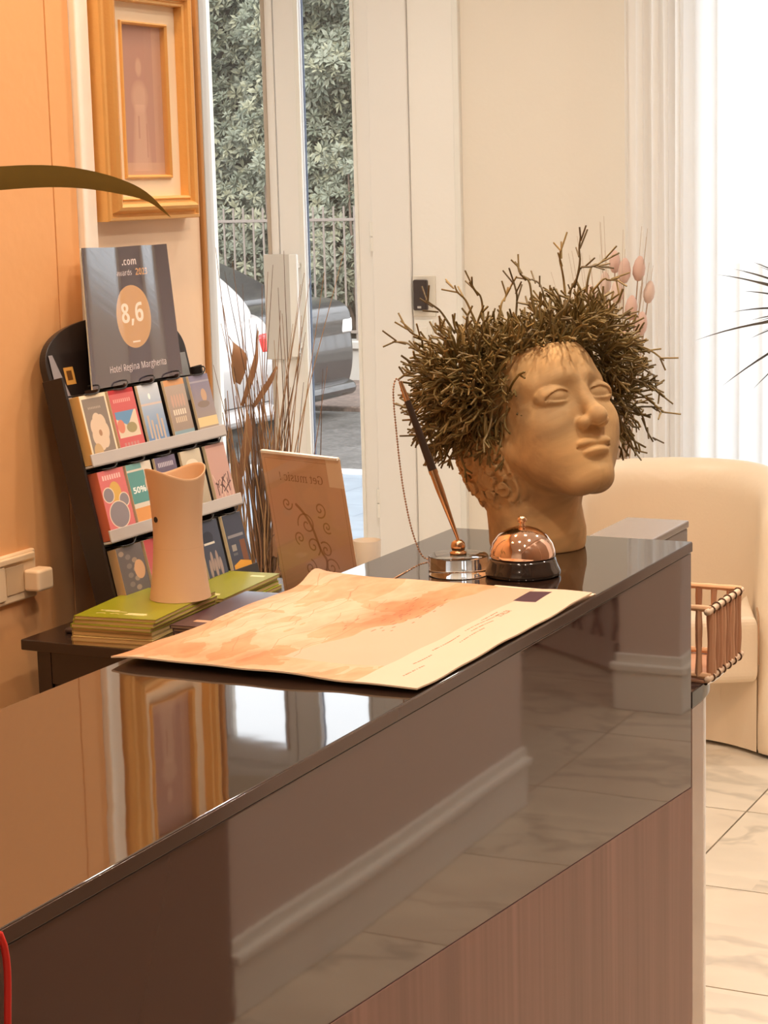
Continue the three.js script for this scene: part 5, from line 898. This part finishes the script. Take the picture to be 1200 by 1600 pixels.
// ---------------------------------------------------------------- hedge
{
  seed = 2024;
  const t = thing('hedge', 'tall dense hedge of pale leaf rosettes behind the railing across the street', 'hedge', [-10.4, 0, -19.5]);
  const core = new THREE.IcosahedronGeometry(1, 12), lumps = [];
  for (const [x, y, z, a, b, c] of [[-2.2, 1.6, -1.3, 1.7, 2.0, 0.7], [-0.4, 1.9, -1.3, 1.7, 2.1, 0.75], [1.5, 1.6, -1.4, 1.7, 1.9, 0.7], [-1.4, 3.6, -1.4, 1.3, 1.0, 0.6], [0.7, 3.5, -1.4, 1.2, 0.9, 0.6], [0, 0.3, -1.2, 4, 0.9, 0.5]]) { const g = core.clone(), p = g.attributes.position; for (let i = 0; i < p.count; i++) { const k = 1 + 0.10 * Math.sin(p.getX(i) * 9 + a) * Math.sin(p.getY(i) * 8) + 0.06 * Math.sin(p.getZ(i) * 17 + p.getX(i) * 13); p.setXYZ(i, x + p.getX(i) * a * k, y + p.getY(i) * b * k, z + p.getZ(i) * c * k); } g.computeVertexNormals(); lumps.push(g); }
  const cm = part('dark_backing', merge(lumps), M([0.05, 0.036, 0.024], 0.95), t); cm.userData.kind = 'stuff';  // dark lumps added behind the rosettes to close sky gaps with shade colour
  const mats = [[0.20, 0.215, 0.155], [0.24, 0.25, 0.185], [0.155, 0.17, 0.12], [0.29, 0.285, 0.19]].map((c) => M(c, 0.45, { side: THREE.DoubleSide }));
  const rosette = () => {
    const pos = [], idx = [], n = 11;
    for (let i = 0; i < n; i++) {
      const a = i * 2.399 + rr(-0.2, 0.2), el = i < 4 ? rr(0.6, 1.1) : rr(-0.15, 0.5), L = rr(0.085, 0.125) * (i < 4 ? 0.8 : 1), w = L * 0.17, d = V(Math.cos(a) * Math.cos(el), Math.sin(a) * Math.cos(el), Math.sin(el)), s = d.clone().cross(V(0, 0, 1)).normalize(), q = s.clone().cross(d);
      const at = (u, k, l) => d.clone().multiplyScalar(L * u).addScaledVector(s, k * w).addScaledVector(q, l * w - 0.2 * L * u * u * 0.5), b = pos.length / 3;
      for (const p of [at(0.06, 0, 0), at(0.6, 1, 0.35), at(0.6, 0, 0), at(0.6, -1, 0.35), at(1, 0, 0)]) pos.push(...p.toArray());
      idx.push(b, b + 1, b + 2, b, b + 2, b + 3, b + 1, b + 4, b + 2, b + 2, b + 4, b + 3);
    }
    const g = new THREE.BufferGeometry(); g.setAttribute('position', new THREE.Float32BufferAttribute(pos, 3)); g.setIndex(idx); const h = g.toNonIndexed(); h.computeVertexNormals(); return h;
  };
  const geos = []; for (let i = 0; i < 6; i++) geos.push(rosette());
  const O = new THREE.Object3D(), place = () => {
    const x = rr(-3.0, 2.4), y = rr(0.25, 4.5), dens = fbm((x + 8) * 1.6, (y + 3) * 1.9, 64, 3, 5);
    if (dens < 0.26 && rnd() < 0.7) return null;
    if (y > 3.7 && rnd() < (y - 3.7) * 0.9) return null;
    const bulge = 1.1 * (dens - 0.45) + rr(-0.55, 0.05);
    O.position.set(x, y, 0.0 + bulge); O.rotation.set(rr(-1.0, 0.1), rr(-0.7, 0.7), rr(0, 6.28)); O.rotation.order = 'YXZ'; const s = rr(0.75, 1.25); O.scale.set(s, s, s); O.updateMatrix(); return O.matrix.clone();
  };
  // those that the door's panes show: x from -1.2 to 0.7 there
  const all = []; while (all.length < 9000) { const m = place(); if (m) all.push(m); }
  const inView = (m) => { const e = m.elements; return e[12] > -1.3 && e[12] < 0.75 && e[13] < 3.6 && e[14] > 0.05; };
  let shown = 0; const rest = [];
  for (const m of all) { if (shown < 290 && inView(m)) { const o = part('leaf_rosette', geos[shown % 6], mats[(shown * 3) % 4], t); o.applyMatrix4(m); shown++; } else rest.push(m); }
  for (let k = 0; k < 4; k++) { const list = rest.filter((_, i) => i % 4 === k), im = new THREE.InstancedMesh(geos[k], mats[k], list.length); list.forEach((m, i) => im.setMatrixAt(i, m)); im.name = 'leaf_mass'; im.userData.kind = 'stuff'; im.castShadow = im.receiveShadow = true; t.add(im); }
  const br = M([0.16, 0.11, 0.08], 0.9);
  for (let i = 0; i < 14; i++) { const x = rr(-1.8, 1.4), a = V(x, -0.1, rr(-0.5, 0.1)), b = V(x + rr(-0.5, 0.5), rr(1.2, 2.2), rr(-0.3, 0.2)); part('branch', taper([a, a.clone().lerp(b, 0.5).add(V(rr(-0.15, 0.15), 0, 0.1)), b], (u) => 0.03 * (1 - 0.7 * u), 8, 5), br, t); }
}
// ---------------------------------------------------------------- parked cars
function car(name, label, paint, glassColor, at, turn, L = 4.3, Hh = 1.45, W = 1.72, hatch = false) {
  const t = thing(name, label, 'car', at); t.rotation.y = turn;         // front towards -x, wheels on y = 0
  const mP = M(paint, 0.18, { clearcoat: 0.35, clearcoatRoughness: 0.05 }), mG = M(glassColor, 0.06, { ior: 1.8 }), mB = M([0.02, 0.02, 0.022], 0.5), mT = M([0.015, 0.015, 0.015], 0.85), mHub = M([0.5, 0.5, 0.52], 0.3, { metalness: 0.8 });
  const ext = (pts, w, bev = 0.06) => { const s = new THREE.Shape(); s.moveTo(...pts[0]); s.splineThru(pts.slice(1).map((p) => new THREE.Vector2(...p))); const g = new THREE.ExtrudeGeometry(s, { depth: w - 2 * bev, bevelEnabled: true, bevelSize: bev, bevelThickness: bev, bevelSegments: 4, curveSegments: 40 }); g.translate(0, 0, -w / 2 + bev); return metres(g); };
  const b = 0.06, tail = hatch ? L - 0.1 : L - 0.06;
  part('body', ext([[0.12, 0.25], [0.06, 0.45], [0.10, 0.66], [0.5, 0.80], [1.2, 0.92], [2.4, 0.95], [L - 0.75, 0.96], [L - 0.30, 0.98], [tail - 0.02, 0.92], [L - 0.06, 0.72], [L - 0.05, 0.5], [L - 0.1, 0.3], [L - 0.2, 0.22], [L / 2, 0.2], [0.3, 0.2], [0.12, 0.25]], W, b), mP, t);
  part('cabin', ext(hatch ? [[1.15, 0.90], [1.75, Hh - 0.10], [2.3, Hh - 0.06], [3.2, Hh - 0.07], [L - 0.55, Hh - 0.14], [L - 0.22, 0.95], [2.6, 0.9], [1.15, 0.90]] : [[1.25, 0.90], [1.95, Hh - 0.10], [2.5, Hh - 0.06], [3.0, Hh - 0.09], [L - 0.70, 0.98], [2.6, 0.9], [1.25, 0.90]], W - 0.22, 0.05), mP, t);
  const glassPts = hatch ? [[1.40, 0.95], [1.83, Hh - 0.15], [2.3, Hh - 0.11], [3.2, Hh - 0.12], [L - 0.62, Hh - 0.2], [L - 0.42, 0.98], [2.6, 0.95], [1.40, 0.95]] : [[1.5, 0.95], [2.02, Hh - 0.15], [2.5, Hh - 0.11], [2.95, Hh - 0.15], [L - 0.95, 1.0], [2.6, 0.95], [1.5, 0.95]];
  part('side_window', ext(glassPts, W - 0.16, 0.02), mG, t);
  part('rear_window', (() => { const g = bb(-0.01, 0.01, -0.19, 0.19, -W / 2 + 0.24, W / 2 - 0.24, 0.008); g.rotateZ(hatch ? 0.55 : 1.02); g.translate(hatch ? L - 0.33 : L - 0.98, hatch ? 1.16 : 1.19, 0); return g; })(), mG, t);
  for (const s of [-1, 1]) { part('tail_lamp', bb(L - 0.32, L + 0.006, 0.72, 0.88, s * (W / 2 - 0.12) - 0.115, s * (W / 2 - 0.12) + 0.115, 0.04), M(hatch ? [0.65, 0.03, 0.03] : [0.75, 0.72, 0.70], 0.15), t, hatch ? 'red tail lamp' : 'pale tail lamp'); part('door_line', bb(2.5, 2.508, 0.3, 0.95, s * (W / 2 + 0.001) - 0.004, s * (W / 2 + 0.001) + 0.004, 0.001), mB, t); }
  part('bumper', bb(L - 0.22, L - 0.015, 0.30, 0.50, -W / 2 + 0.03, W / 2 - 0.03, 0.06), hatch ? mB : mP, t);
  for (const x of [0.85, L - 0.85]) for (const s of [-1, 1]) {
    const w = new THREE.CylinderGeometry(0.31, 0.31, 0.20, 32); w.rotateX(Math.PI / 2); w.translate(x, 0.31, s * (W / 2 - 0.08));
    const wh = part('wheel', w, mT, t), h = new THREE.CylinderGeometry(0.19, 0.19, 0.215, 24); h.rotateX(Math.PI / 2); h.translate(x, 0.31, s * (W / 2 - 0.08)); part('hub_cap', h, mHub, wh);
  }
  return t;
}
car('parked_car', 'dark grey saloon car parked across the street, tail showing in the right door pane', [0.035, 0.032, 0.034], [0.10, 0.12, 0.15], [-12.50, -0.49, -14.96], 0, 4.35, 1.42, 1.72, false);
car('parked_car', 'white hatchback car with sky reflection painted blue on its windows in the left door pane', [0.42, 0.39, 0.38], [0.22, 0.42, 0.62], [-11.95, -0.49, -13.05], rad(0), 4.1, 1.5, 1.66, true);  // sky reflection put into the window glass as a blue colour

renderer.render(scene, camera);
